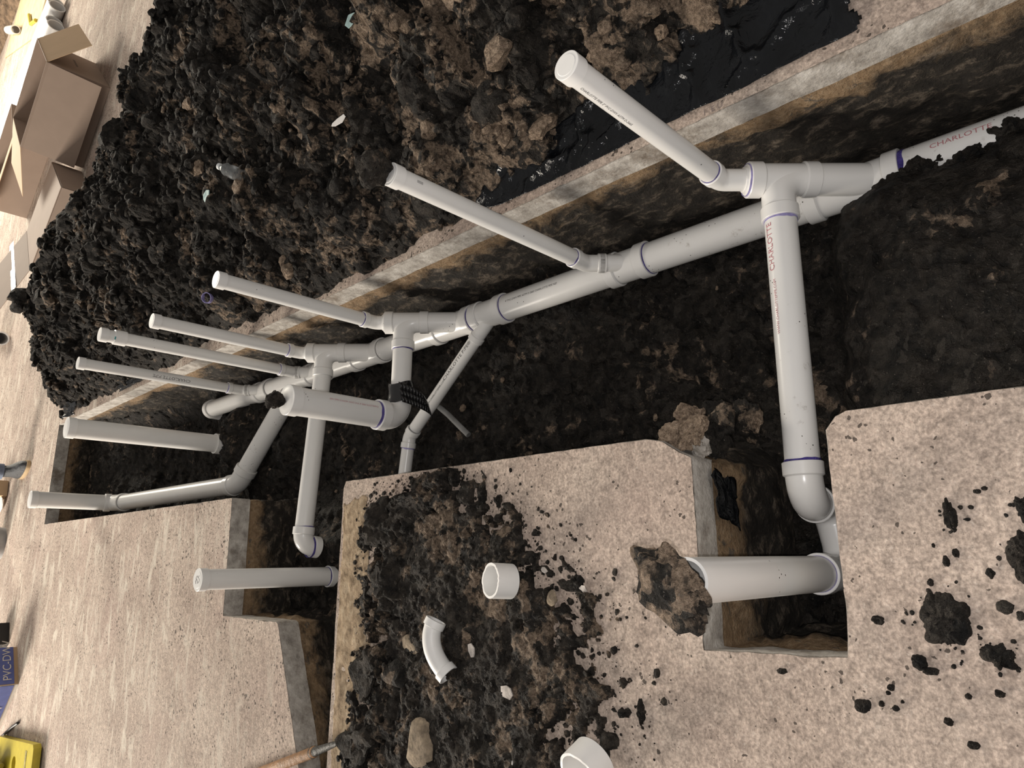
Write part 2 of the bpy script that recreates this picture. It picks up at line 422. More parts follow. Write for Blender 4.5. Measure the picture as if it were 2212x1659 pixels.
class M:
    def __init__(self): self.v = []; self.f = []
    def add(self, verts, faces):
        k = len(self.v); self.v.extend([tuple(map(float, p)) for p in verts])
        self.f.extend([tuple(i + k for i in q) for q in faces]); return self
    def rings(self, rings, close0=False, close1=False):
        n = len(rings[0]); vs_ = [p for r in rings for p in r]; fs = []
        for i in range(len(rings) - 1):
            for j in range(n):
                k = (j + 1) % n; fs.append((i * n + j, i * n + k, (i + 1) * n + k, (i + 1) * n + j))
        if close0: fs.append(tuple(reversed(range(n))))
        if close1: fs.append(tuple((len(rings) - 1) * n + j for j in range(n)))
        return self.add(vs_, fs)
    def rev(self, p0, ax, prof, n=36, close0=False, close1=False):
        ax, a, b = frame(ax); p0 = V3(p0); R = []
        for t, r in prof:
            R.append([p0 + ax * t + (a * math.cos(2 * math.pi * j / n) + b * math.sin(2 * math.pi * j / n)) * r for j in range(n)])
        return self.rings(R, close0, close1)
    def sweep(self, pts, r, n=32, close=False):
        pts = [V3(p) for p in pts]; R = []; prev = None
        for i, p in enumerate(pts):
            d = unit(pts[min(i + 1, len(pts) - 1)] - pts[max(i - 1, 0)])
            if prev is None: _, a, b = frame(d)
            else:
                a = unit(prev - d * np.dot(prev, d)); b = np.cross(d, a)
            prev = a; rr = r[i] if hasattr(r, '__len__') else r
            R.append([p + (a * math.cos(2 * math.pi * j / n) + b * math.sin(2 * math.pi * j / n)) * rr for j in range(n)])
        return self.rings(R, close, close)
    def box(self, c, s, rz=0.0, ax=None):
        c = V3(c); s = V3(s) / 2
        X, Y, Z = ax if ax else ((math.cos(rz), math.sin(rz), 0), (-math.sin(rz), math.cos(rz), 0), (0, 0, 1))
        X, Y, Z = V3(X), V3(Y), V3(Z); vv = []
        for k in (-1, 1):
            for (i, j) in ((-1, -1), (1, -1), (1, 1), (-1, 1)): vv.append(c + X * i * s[0] + Y * j * s[1] + Z * k * s[2])
        return self.add(vv, [(3, 2, 1, 0), (4, 5, 6, 7), (0, 1, 5, 4), (1, 2, 6, 5), (2, 3, 7, 6), (3, 0, 4, 7)])
    def slab(self, quad, th):
        """a thin panel: four corner points, thickened along its normal"""
        q = [V3(p) for p in quad]; n = unit(np.cross(q[1] - q[0], q[3] - q[0])) * th
        return self.add([p for p in q] + [p - n for p in q], [(0, 1, 2, 3), (7, 6, 5, 4), (0, 4, 5, 1), (1, 5, 6, 2), (2, 6, 7, 3), (3, 7, 4, 0)])

def link(name, me, mat, parent=None, smooth=40):
    if mat: me.materials.append(MAT[mat])
    if smooth:
        me.polygons.foreach_set('use_smooth', [True] * len(me.polygons))
        if smooth < 180: me.set_sharp_from_angle(angle=math.radians(smooth))
    o = bpy.data.objects.new(name, me); C.objects.link(o)
    if parent is not None:
        o.parent = parent
        w = Vector((0, 0, 0)); q = parent
        while q is not None: w += q.location; q = q.parent
        o.location = -w
    return o

def part(name, m, mat, parent=None, smooth=40, label=None):
    me = bpy.data.meshes.new(name); me.from_pydata(m.v, [], m.f); me.validate(); me.update()
    bm = bmesh.new(); bm.from_mesh(me); bmesh.ops.recalc_face_normals(bm, faces=bm.faces); bm.to_mesh(me); bm.free()
    o = link(name, me, mat, parent, smooth)
    if label: o['label'] = label
    return o

def thing(name, label, cat, loc=(0, 0, 0), group=None):
    o = bpy.data.objects.new(name, None); C.objects.link(o); o.location = loc
    o.empty_display_size = 0.05
    o['label'] = label; o['category'] = cat
    if group: o['group'] = group
    return o
def tag(o, label, cat, group=None, kind=None):
    o['label'] = label; o['category'] = cat
    if group: o['group'] = group
    if kind: o['kind'] = kind
    return o

def np_mesh(name, verts, faces):
    """fast mesh from arrays; faces (n,3) or (n,4)"""
    me = bpy.data.meshes.new(name); verts = np.asarray(verts, np.float32); faces = np.asarray(faces, np.int32)
    k = faces.shape[1]
    me.vertices.add(len(verts)); me.vertices.foreach_set('co', verts.ravel())
    me.loops.add(faces.size); me.loops.foreach_set('vertex_index', faces.ravel())
    me.polygons.add(len(faces)); me.polygons.foreach_set('loop_start', np.arange(len(faces), dtype=np.int32) * k)
    me.update(calc_edges=True); return me

def grid_mesh(name, xs, ys, hf, lateral=0.0, seed=90, drop=None):
    X, Y = np.meshgrid(xs, ys); x, y = X.ravel(), Y.ravel(); z = hf(x, y)
    if lateral:
        k = np.where(z > -0.005, 1.0, 0.0) if drop is None else 1.0
        x = x + k * lateral * fbm(X.ravel() * 16, Y.ravel() * 16, z * 16, oct=3, seed=seed)
        y = y + k * lateral * fbm(X.ravel() * 16 + 40, Y.ravel() * 16, z * 16, oct=3, seed=seed + 7)
    nx, ny = len(xs), len(ys)
    i = (np.arange(ny - 1)[:, None] * nx + np.arange(nx - 1)[None, :]).ravel()
    F = np.stack([i, i + 1, i + nx + 1, i + nx], 1)
    if drop is not None: F = F[z[F].max(1) > drop]
    else: F = F[z[F].max(1) > -0.015]
    used = np.unique(F); remap = -np.ones(len(x), int); remap[used] = np.arange(len(used))
    return np_mesh(name, np.stack([x, y, z], 1)[used], remap[F])

def spaced(a, b, d0, d1):
    """positions from a to b whose spacing grows from d0 to d1"""
    out = [a]
    while out[-1] < b:
        t = max(0, (out[-1] - a) / (b - a)); out.append(out[-1] + d0 + (d1 - d0) * t)
    return np.array(out)

# ------------------------------------------------------------------ slab with the trench cut through it
def L2(*p): return [V3(q) for q in p]
TRENCH = L2((1.173, -1.0), (1.173, 7.2), (0.306, 7.2), (0.306, 3.575), (0.300, 3.565), (-0.268, 3.553), (-0.268, 3.02), (-0.275, 3.00),
            (-0.44, 2.925), (-0.805, 2.755), (-1.45, 2.66), (-1.45, 2.60), (-0.771, 2.555), (0.28, 2.533), (0.309, 2.518),
            (0.309, 1.06), (0.297, 1.005), (0.262, 0.955), (0.246, 0.921), (-0.217, 0.922), (-0.206, 0.592), (-0.13, 0.584),
            (0.272, 0.584), (0.300, 0.560), (0.309, 0.535), (0.309, -1.0))

def resample(poly, step, jit, seed):
    out = []
    n = len(poly)
    for i in range(n):
        a, b = poly[i], poly[(i + 1) % n]; L = np.linalg.norm(b - a); k = max(1, int(L / step))
        for j in range(k): out.append(a + (b - a) * (j / k))
    P = np.array(out); d = np.roll(P, -1, 0) - np.roll(P, 1, 0)
    N = np.stack([d[:, 1], -d[:, 0]], 1); N /= np.linalg.norm(N, axis=1)[:, None] + 1e-9   # points out of the slab opening
    s = np.arange(len(P)) * step
    return P, N, s

def signed_area(P): return 0.5 * np.sum(P[:, 0] * np.roll(P[:, 1], -1) - np.roll(P[:, 0], -1) * P[:, 1])
_tp = TRENCH if signed_area(np.array(TRENCH)) > 0 else TRENCH[::-1]
EDGE, EDGE_N, EDGE_S = resample(_tp, 0.018, 0, 0)    # N points away from the void, into the concrete
SLAB_T = 0.098

def build_floor():
    P, N = EDGE, EDGE_N
    chip = 0.0018 * fbm(P[:, 0] * 55, P[:, 1] * 55, oct=3, seed=70) + 0.007 * np.clip(fbm(P[:, 0] * 9, P[:, 1] * 9, oct=3, seed=71) - 0.25, 0, 1)
    top = P + N * (0.002 + np.clip(chip, -0.001, 1) * 1.4)[:, None]
    mid = P + N * (0.0 + chip * 0.5)[:, None]
    bot = P + N * (0.004 * fbm(P[:, 0] * 20, P[:, 1] * 20, oct=3, seed=72))[:, None]
    bm = bmesh.new()
    def loop(Q, z): return [bm.verts.new((q[0], q[1], z)) for q in Q]
    lt = loop(top, 0.0)
    # rounded arris, then the sawn face
    lm = loop(mid, -0.004); lf = [loop(mid * (1 - t) + bot * t, -0.004 - (SLAB_T - 0.004) * t) for t in (0.33, 0.66, 1.0)]
    out = [bm.verts.new(p) for p in ((-9, -2.5, 0), (14, -2.5, 0), (14, 22, 0), (-9, 22, 0))]
    ed = [bm.edges.new((lt[i], lt[(i + 1) % len(lt)])) for i in range(len(lt))] + [bm.edges.new((out[i], out[(i + 1) % 4])) for i in range(4)]
    bmesh.ops.triangle_fill(bm, edges=ed, use_beauty=True, use_dissolve=False)
    for f in bm.faces:
        f.material_index = 0
        if f.normal.z < 0: f.normal_flip()
    rows = [lt, lm] + lf
    for a, b in zip(rows[:-1], rows[1:]):
        for i in range(len(a)):
            k = (i + 1) % len(a)
            f = bm.faces.new((a[k], a[i], b[i], b[k])); f.material_index = 1; f.smooth = True
    me = bpy.data.meshes.new('floor'); bm.to_mesh(me); bm.free()
    me.materials.append(MAT['concrete']); me.materials.append(MAT['concrete_cut'])
    o = bpy.data.objects.new('floor', me); C.objects.link(o)
    tag(o, 'pinkish grey concrete slab with a long trench cut through it', 'floor', kind='structure')
build_floor()

def build_bank():
    P, N = EDGE, EDGE_N; rows = []
    zs = np.concatenate([[-SLAB_T + 0.01], np.linspace(-SLAB_T - 0.004, -0.66, 26)])
    for z in zs:
        a = np.clip((-z - SLAB_T) / 0.05, 0, 1)
        off = a * (0.004 + 0.028 * fbm(P[:, 0] * 5, P[:, 1] * 5, np.full(len(P), z * 8), oct=3, seed=80)
                   + 0.016 * fbm(P[:, 0] * 24, P[:, 1] * 24, np.full(len(P), z * 30), oct=3, seed=81)
                   - 0.03 * np.clip((-z - 0.28) / 0.3, 0, 1)) + (1 - a) * 0.010
        Q = P + N * off[:, None]; rows.append(np.column_stack([Q, np.full(len(P), z) + a * 0.008 * fbm(P[:, 0] * 30, P[:, 1] * 30, oct=2, seed=82)]))
    n = len(P); Vv = np.concatenate(rows); F = []
    j = np.arange(n); k = (j + 1) % n
    for i in range(len(rows) - 1): F.append(np.stack([i * n + k, i * n + j, (i + 1) * n + j, (i + 1) * n + k], 1))
    o = link('trench_bank', np_mesh('trench_bank', Vv, np.concatenate(F)), 'bank', smooth=180)
    tag(o, 'cut earth sides of the trench, tan sand above dark clay', 'trench side', kind='structure')
build_bank()

def build_trench_floor():
    xs = np.arange(-1.5, 1.26, 0.0115); ys = spaced(-0.6, 7.3, 0.0085, 0.017)
    me = grid_mesh('trench_bottom', xs, ys, trench_height, 0.014, 95, drop=-9)
    o = link('trench_bottom', me, 'soil_trench', smooth=180)
    tag(o, 'black lumpy soil covering the bottom of the trench', 'trench bottom', kind='structure')
build_trench_floor()
def build_walls():
    simple('plaster', (0.62, 0.57, 0.50), 0.9, var=0.06, scale=3)
    for nm, c, sz, lab in (('wall_far', (2.5, 21.6, 1.3), (23.0, 0.2, 2.6), 'plain plaster wall at the far side of the room'),
                           ('wall_right', (13.6, 9.5, 1.3), (0.2, 24.0, 2.6), 'plain plaster wall at the right side of the room')):
        o = part(nm, M().box(c, sz), 'plaster', None, 30); tag(o, lab, 'wall', kind='structure')
build_walls()

# ------------------------------------------------------------------ soil heap, spilled soil, crumbs, clods
def ico_points(sub):
    bm = bmesh.new(); bmesh.ops.create_icosphere(bm, subdivisions=sub, radius=1.0)
    v = np.array([x.co[:] for x in bm.verts]); f = np.array([[w.index for w in p.verts] for p in bm.faces]); bm.free()
    return v, f
ICO = {s: ico_points(s) for s in (1, 2, 3, 4)}

def clod_points(sub, seed, rough=0.35, facet=0.5):
    v, f = ICO[sub]; r = np.random.RandomState(seed)
    q = v.copy()
    for _ in range(7):                                    # knock flat sides off
        n = r.normal(size=3); n /= np.linalg.norm(n); h = r.uniform(0.55, 0.9)
        d = q @ n; q = q - np.outer(np.clip(d - h, 0, None) * facet * 1.8, n)
    o = r.uniform(0, 50, 3)
    k = 1 + rough * fbm(v[:, 0] * 1.6 + o[0], v[:, 1] * 1.6 + o[1], v[:, 2] * 1.6 + o[2], oct=2 + sub, seed=seed, gain=0.62)
    return q * k[:, None], f

def crumbs(name, pts, sizes, mat, parent, sub=1, seed=0, label=None):
    base = [clod_points(sub, 500 + i, 0.5) for i in range(12)]
    r = np.random.RandomState(seed); VV = []; FF = []; k = 0
    for p, s in zip(pts, sizes):
        v, f = base[r.randint(12)]; a = r.uniform(0, 6.28); b = r.uniform(-0.6, 0.6)
        ca, sa, cb, sb = math.cos(a), math.sin(a), math.cos(b), math.sin(b)
        R = np.array([[ca, -sa, 0], [sa, ca, 0], [0, 0, 1]]) @ np.array([[1, 0, 0], [0, cb, -sb], [0, sb, cb]])
        sc = np.array([r.uniform(0.7, 1.3), r.uniform(0.7, 1.3), r.uniform(0.5, 0.95)]) * s
        VV.append((v * sc) @ R.T + p); FF.append(f + k); k += len(v)
    o = link(name, np_mesh(name, np.concatenate(VV), np.concatenate(FF)), mat, parent, smooth=50)
    o['kind'] = 'stuff'
    if label: o['label'] = label
    return o

def build_pile():
    xs = spaced(1.17, 4.3, 0.0085, 0.026); ys = spaced(-0.35, 8.3, 0.0075, 0.021)
    me = grid_mesh('soil_heap', xs, ys, pile_height, 0.030, 97)
    o = link('soil_heap', me, 'soil_pile', smooth=180)
    tag(o, 'long heap of black and tan dug-out soil beside the trench', 'soil', kind='stuff')
    r = np.random.RandomState(5); pts = []; sz = []
    while len(pts) < 8500:
        y = 0.2 + 7.7 * r.rand() ** 1.15; x = 1.2 + 2.6 * r.rand() ** 1.25
        h = float(pile_height(np.array([x]), np.array([y]))[0]) if False else None
        pts.append((x, y)); sz.append(0.006 + 0.022 * r.rand() ** 3 + 0.0016 * y)
    A = np.array(pts); z = pile_height(A[:, 0], A[:, 1]); m = z > 0.005
    crumbs('soil_crumbs', np.column_stack([A, z + 0.2 * np.array(sz)])[m], np.array(sz)[m], 'soil_pile', o, 2, 6)
build_pile()

def build_spill():
    xs = np.arange(-1.25, 0.302, 0.006); ys = np.arange(1.02, 2.52, 0.006)
    me = grid_mesh('soil_spill', xs, ys, spill_height, 0.006, 99)
    o = link('soil_spill', me, 'soil_spill', smooth=180)
    tag(o, 'thin spread of crumbly dark soil spilled over the left slab', 'soil', kind='stuff')
    r = np.random.RandomState(15); pts = []; sz = []
    n = 6500; x = -1.1 + 1.39 * r.rand(n); y = 1.0 + 1.5 * r.rand(n); s = 0.002 + 0.010 * r.rand(n) ** 4
    z = spill_height(x, y); d = z > 0; z = np.where(d, z, 0.0)
    lo = np.interp(x, [-1.6, -0.46, -0.345, -0.12, 0.073, 0.294], [1.25, 1.20, 1.15, 1.25, 1.50, 1.76])
    hi = np.interp(x, [-1.6, -0.72, 0.0, 0.186, 0.3], [2.44, 2.42, 2.40, 2.40, 2.3])
    keep = d | ((y > lo - 0.22 * r.rand(n) ** 2) & (y < hi + 0.02))
    crumbs('soil_crumbs', np.column_stack([x, y, z + 0.25 * s])[keep], s[keep], 'soil_spill', o, 1, 16)
build_spill()

def dust_height(x, y):
    d = np.minimum(np.minimum(y - (2.33 + 0.05 * fbm(x * 6, y * 0 + 2, oct=3, seed=171)), 2.527 - 0.012 * np.abs(fbm(x * 12, y * 0, oct=2, seed=172)) - y), 0.235 + 0.03 * fbm(x * 0 + 1, y * 18, oct=3, seed=174) - x)
    n = fbm(x * 11 + 0.7 * y, y * 11, oct=4, seed=173, gain=0.6)
    return np.where(d > 0, 0.010 * sstep(0.0, 0.05, d) * (0.45 + n) + 0.0012, -0.02)
def build_dust():
    t = NT('sand_dust'); t.set(Roughness=0.95); t.b.inputs['Specular IOR Level'].default_value = 0.15; co = t.coord()
    t.col(t.ramp(t.noise(co, 22, 6, 0.7), [(0.32, (0.16, 0.115, 0.075)), (0.5, (0.36, 0.27, 0.18)), (0.68, (0.50, 0.40, 0.285))]))
    t.nrm(t.bump(t.noise(co, 60, 5, 0.7), 0.7, 0.012)); MAT['sand_dust'] = t.m
    o = link('sand_dust', grid_mesh('sand_dust', np.arange(-1.3, 0.262, 0.006), np.arange(2.28, 2.53, 0.005), dust_height, 0.0), 'sand_dust', smooth=180)
    tag(o, 'strip of tan sandy grit along the chipped channel edge', 'sand', kind='stuff')
build_dust()
CLODS = {}
def clod_mesh(kind, i, sub=3):
    key = (kind, i, sub)
    if key not in CLODS:
        v, f = clod_points(sub, 800 + 17 * i + len(kind), 0.16 if 'stone' in kind else (0.62 if sub == 4 else 0.45), 0.55)
        me = np_mesh(kind, v, f); me.materials.append(MAT[kind])
        me.polygons.foreach_set('use_smooth', [True] * len(me.polygons)); me.set_sharp_from_angle(angle=math.radians(38))
        CLODS[key] = me
    return CLODS[key]

def clod(name, loc, s, rot, kind, i, label, cat='clod', group=None, sub=3):
    o = bpy.data.objects.new(name, clod_mesh(kind, i, sub)); C.objects.link(o)
    o.location = loc; o.scale = s; o.rotation_euler = rot
    return tag(o, label, cat, group)

def ph(x, y): return float(pile_height(np.array([x]), np.array([y]))[0])

# large tan clods lying on the near end of the heap
for i, (x, y, s) in enumerate([(1.56, 1.35, .075), (1.36, 1.33, .06), (1.38, 1.50, .045), (1.42, 0.86, .026), (1.46, 0.99, .026), (1.47, 1.10, .022),
                               (1.66, 1.18, .04), (1.345, 0.84, .03), (1.55, 0.96, .03), (1.50, 1.76, .055), (1.82, 1.83, .06), (1.80, 1.48, .06),
                               (1.65, 2.9, .045), (1.31, 2.85, .06), (2.05, 4.3, .05), (1.9, 3.3, .05), (1.35, 0.66, .05), (1.6, 2.3, .05), (1.75, 2.6, .06), (2.3, 3.4, .06)]):
    clod('soil_clod', (x, y, ph(x, y) - 0.01), (s, s * RNG.uniform(.8, 1.1), s * RNG.uniform(.55, .8)), (RNG.uniform(-.3, .3), RNG.uniform(-.3, .3), RNG.uniform(0, 6)),
         'clod_tan', i % 6, 'crumbly tan clod lying on the dug-out soil heap', group='tan clods on the soil heap')
# big dark chunks on the heap
_r = np.random.RandomState(77)
for i in range(60):
    y = 0.9 + 6.7 * _r.rand(); x = float(np.interp(y, _XE_Y, _XE_X)) + 0.07 + 1.1 * _r.rand() ** 1.2; s = 0.035 + 0.05 * _r.rand() ** 2
    clod('soil_chunk', (x, y, ph(x, y) - 0.005), (s, s * _r.uniform(.7, 1.2), s * _r.uniform(.5, .9)), (_r.uniform(-.5, .5), _r.uniform(-.5, .5), _r.uniform(0, 6)),
         'clod_dark' if i % 3 else 'clod_mixed', i % 6, 'dark angular chunk of soil on the heap beside the trench', group='dark chunks on the soil heap')
# chunks perched along the far crest of the heap
for i in range(26):
    y = 4.2 + 3.3 * _r.rand(); x = float(np.interp(y, [4.2, 6.3, 7.5], [2.7, 2.3, 1.7])) + 0.25 * _r.randn(); s = 0.05 + 0.05 * _r.rand()
    clod('soil_chunk', (x, y, ph(x, y) + 0.01), (s, s, s * .8), (_r.uniform(-.6, .6), _r.uniform(-.6, .6), _r.uniform(0, 6)), 'clod_dark', i % 6,
         'blackish chunk of soil along the far crest of the heap', group='chunks along the crest of the soil heap')

# soil chunks on the left slab
for (x, y, rx, ry, lab) in [(0.12, 2.225, .090, .115, 'large black soil chunk nearest the trench corner, on the spilled soil'),
                            (-0.089, 2.145, .095, .125, 'largest dark flat soil slab on the spill, level with the loose coupling'),
                            (-0.396, 2.25, .085, .10, 'jagged dark soil chunk beside the tan chipped slab edge'),
                            (-0.635, 2.29, .065, .13, 'black soil chunk on the slab edge by the wooden handle')]:
    clod('soil_chunk', (x, y, 0.022), (rx, ry * 0.8, 0.07), (0.05, -0.05, RNG.uniform(-.3, .3)), 'clod_grey', int(abs(x) * 50) % 6, lab, group='large chunks on the spilled soil', sub=4)
for (x, y, rx, ry, kind, lab) in [(-0.29, 2.02, .034, .055, 'stone_tan', 'smooth tan stone beside the loose curved elbow'),
                                  (-0.585, 1.955, .080, .085, 'stone_tan', 'broad flat tan stone at the lower edge of the spilled soil'),
                                  (-0.245, 2.10, .028, .04, 'clod_mixed', 'round brown clod just behind the tan stone'),
                                  (-0.386, 2.10, .062, .07, 'clod_mixed', 'broad brown clod with a pale rim between two black chunks'),
                                  (-0.365, 1.433, .018, .022, 'stone_tan', 'small ochre stone on the right of the spilled soil'),
                                  (-0.573, 1.63, .020, .026, 'stone_tan', 'small tan stone left of the big cut-off coupling'),
                                  (-0.112, 1.382, .024, .02, 'stone_tan', 'tan stone just right of the upright coupling'),
                                  (0.10, 1.95, .02, .022, 'stone_pale', 'pale yellow stone near the upper black chunk')]:
    clod('stone' if 'stone' in kind else 'soil_clod', (x, y, 0.024), (rx, ry, min(rx, ry) * 0.55), (RNG.uniform(-.2, .2), RNG.uniform(-.2, .2), RNG.uniform(-.4, .4)), kind, int(abs(y) * 37) % 6, lab, 'stone' if 'stone' in kind else 'clod')

def soil_patch(name, x, y, rx, ry, h, seed, mat, label, group=None):
    """a ragged low lump: lobed outline, crumbly top"""
    n = 96 if max(rx, ry) > .02 else 40; k = 14 if max(rx, ry) > .02 else 6
    th = np.linspace(0, 2 * np.pi, n, endpoint=False); big = max(rx, ry) > .02
    out = 1 + (0.62 if big else 0.34) * fbm(np.cos(th) * 1.35 + seed, np.sin(th) * 1.35, oct=5 if big else 3, seed=seed, gain=0.58)
    rows = []
    for i in range(k + 1):
        f = i / k; px = np.cos(th) * rx * out * f; py = np.sin(th) * ry * out * f
        z = h * (1 - f ** 4) * (0.62 + 0.55 * fbm(px * 90 + seed, py * 90, oct=3, seed=seed + 3)) + (0.5 * lumps(px + seed, py, (.022, .011, .006), .5, seed) * (1 - f ** 6))
        rows.append(np.column_stack([px, py, np.maximum(z, 0) + (0.0 if i < k else -0.002)]))
    m = M(); m.rings([list(r) for r in rows]); o = part(name, m, mat, None, 180)
    o.location = (x, y, 0.001); return tag(o, label, 'clod', group)

# dark crumbs and lumps dropped on the near slab: x, y, half widths
NEAR = [(-0.123, 0.402, 0.0514, 0.0446), (-0.183, 0.32, 0.0247, 0.0276), (-0.13, 0.522, 0.01, 0.0135), (-0.204, 0.456, 0.0156, 0.0146), (-0.219, 0.438, 0.0086, 0.0166),
        (0.077, 0.366, 0.0303, 0.0125), (-0.013, 0.383, 0.0116, 0.0065), (0.002, 0.365, 0.0091, 0.006), (-0.035, 0.313, 0.0096, 0.008), (-0.053, 0.416, 0.0071, 0.006),
        (0.117, 0.314, 0.0046, 0.007), (0.122, 0.3, 0.0045, 0.006), (0.088, 0.328, 0.0045, 0.005), (0.065, 0.337, 0.0035, 0.0065), (-0.003, 0.252, 0.0501, 0.03),
        (-0.095, 0.3, 0.0117, 0.0145), (-0.109, 0.277, 0.0096, 0.007), (-0.256, 0.513, 0.0071, 0.0071), (-0.298, 0.571, 0.0141, 0.0166), (-0.294, 0.509, 0.007, 0.0066),
        (-0.289, 0.534, 0.006, 0.0055), (-0.257, 0.38, 0.0056, 0.006), (-0.246, 0.329, 0.0071, 0.0081), (-0.341, 0.384, 0.0076, 0.0106), (-0.306, 0.419, 0.0076, 0.0081),
        (-0.248, 0.734, 0.0076, 0.0115), (-0.267, 0.519, 0.0045, 0.005), (-0.28, 0.495, 0.0035, 0.003), (0.017, 0.401, 0.0046, 0.003), (-0.097, 0.372, 0.0071, 0.0045),
        (0.08, 0.246, 0.0238, 0.0125), (-0.154, 0.295, 0.004, 0.005), (-0.383, 1.113, 0.0306, 0.0111)]
_own = {0: 'largest ragged patch of black soil on the near slab', 1: 'oval black soil lump right of the largest soil patch', 5: 'long narrow black soil lump on the near slab',
        14: 'black soil lump cut off by the right edge of the photo', 32: 'long black sliver of soil on the slab right of the spill', 18: 'grey soil lump with crumbs below the square hole'}
for i, (x, y, rx, ry) in enumerate(NEAR):
    lab = _own.get(i, 'small black soil crumb dropped on the near concrete slab')
    soil_patch('soil_lump' if i in _own else 'soil_crumb', x, y, rx, ry, min(0.011, 0.5 * min(rx, ry)) + 0.001, i + 1, 'clod_black', lab, None if i in _own else 'small crumbs on the near slab')
# ragged satellite bits round the largest patch
_r2 = np.random.RandomState(3)
for i in range(46):
    k = [0, 0, 0, 14, 1, 30, 5][i % 7]; cx, cy, rx, ry = NEAR[k]; a = _r2.uniform(0, 6.28); q = _r2.uniform(0.95, 1.7); s = _r2.uniform(.0015, .0055)
    x, y = cx + q * rx * math.cos(a), cy + q * ry * math.sin(a)
    clod('soil_crumb', (x, y, 0.001), (s, s, s * .5), (0, 0, a), 'clod_black', i % 6, 'small black soil crumb dropped on the near concrete slab', 'clod', 'small crumbs on the near slab', sub=2)

# ------------------------------------------------------------------ drain pipes
SZ = {4: (0.05715, 0.0665, 0.045), 3: (0.04445, 0.0520, 0.038), 2: (0.0302, 0.0362, 0.028)}
UP = np.array([0, 0, 1.0])
def main_pt(y): return np.array([1.060 - 0.0045 * y, y, -0.470 + 0.0105 * y])
MD = unit(main_pt(1.0) - main_pt(0.0))

def pipe(parent, name, a, b, size, mat='pvc', label=None, hollow=True):
    r = SZ[size][0] if size in SZ else size
    a, b = V3(a), V3(b); L = np.linalg.norm(b - a); m = M()
    m.rev(a, b - a, [(0, r * .86), (0, r), (L, r), (L, r * .86), (L - 0.02, r * .86)], 40)
    return part(name, m, mat, parent, label=label)

def primer(parent, p, ax, r, w=0.006, mat='primer', seed=1):
    """smear of purple primer round a pipe where it enters a hub"""
    ax, a, b = frame(ax); p = V3(p); n = 48; R = []
    th = np.arange(n) * 2 * np.pi / n
    wob = w * (0.75 + 0.6 * fbm(np.cos(th) * 1.4 + seed, np.sin(th) * 1.4, oct=2, seed=seed))
    for t, rr in ((-0.004, r + 0.0003), (-0.004, r + 0.0012), (1, r + 0.0012), (1, r + 0.0002)):
        R.append([p + ax * (t if t < 0 else wob[j]) + (a * math.cos(th[j]) + b * math.sin(th[j])) * rr for j in range(n)])
    return part('primer_ring', M().rings(R), mat, parent, label='purple primer stain')

def hub(m, p, d, size, ln=None, n=40):
    """socket mouth at p, opening towards d; body behind it"""
    r, rh, hl = SZ[size]; ln = ln or hl
    m.rev(p, -unit(d), [(0.004, r * 1.0), (-0.0, r * 1.02), (0, rh - 0.0015), (0.0015, rh), (ln - 0.004, rh), (ln, r * 1.06)], n)

def wye(parent, y0, bdir, bsize, Ln, Lf, Lb, label, hub_b=True, mat='pvc'):
    c = main_pt(y0); r4 = SZ[4][0]; rb = SZ[bsize][0]; m = M(); bdir = unit(bdir)
    m.rev(c - MD * Ln, MD, [(0, r4 * 1.04), (Ln + Lf, r4 * 1.04)], 44)
    hub(m, c - MD * Ln, -MD, 4); hub(m, c + MD * Lf, MD, 4)
    m.rev(c, bdir, [(0, rb * 1.06), (Lb, rb * 1.06)], 40)
    if hub_b: hub(m, c + bdir * Lb, bdir, bsize)
    return part('wye_fitting', m, mat, parent, 35, label)

def arc_path(A, E, B, R, n=12):
    A, E, B = V3(A), V3(E), V3(B); da, db = unit(A - E), unit(B - E)
    half = math.acos(np.clip(np.dot(da, db), -1, 1)) / 2; t = R / math.tan(half)
    p, q = E + da * t, E + db * t; cen = E + unit(da + db) * (R / math.sin(half))
    u0 = unit(p - cen); u1 = unit(q - cen); ang = math.acos(np.clip(np.dot(u0, u1), -1, 1)); w = unit(u1 - u0 * np.dot(u0, u1))
    return [A] + [cen + R * (u0 * math.cos(ang * k / n) + w * math.sin(ang * k / n)) for k in range(n + 1)] + [B]

def elbow(parent, A, E, B, sa, sb, R, label=None, hubs=(True, True), mat='pvc'):
    """bend from A round corner E to B; sa, sb pipe sizes at its ends"""
    path = arc_path(A, E, B, R); n = len(path); r0, r1 = SZ[sa][0] * 1.05, SZ[sb][0] * 1.05
    m = M(); m.sweep(path, [r0 + (r1 - r0) * k / (n - 1) for k in range(n)], 40)
    if hubs[0]: hub(m, A, V3(A) - V3(E), sa)
    if hubs[1]: hub(m, B, V3(B) - V3(E), sb)
    return part('elbow_fitting', m, mat, parent, 35, label)

def cap(parent, top, ax, size, label=None):
    r = SZ[size][0]; R = r + 0.0042; L = 0.034 if size < 4 else 0.042; m = M()
    m.rev(V3(top) - unit(ax) * L, ax, [(0, r), (0, R), (L - 0.0012, R), (L, R - 0.0012), (L, R * 0.75), (L + 0.0008, R * 0.72), (L + 0.0008, R * .3)], 40, False, True)
    return part('end_cap', m, 'pvc_cap', parent, 28, label)

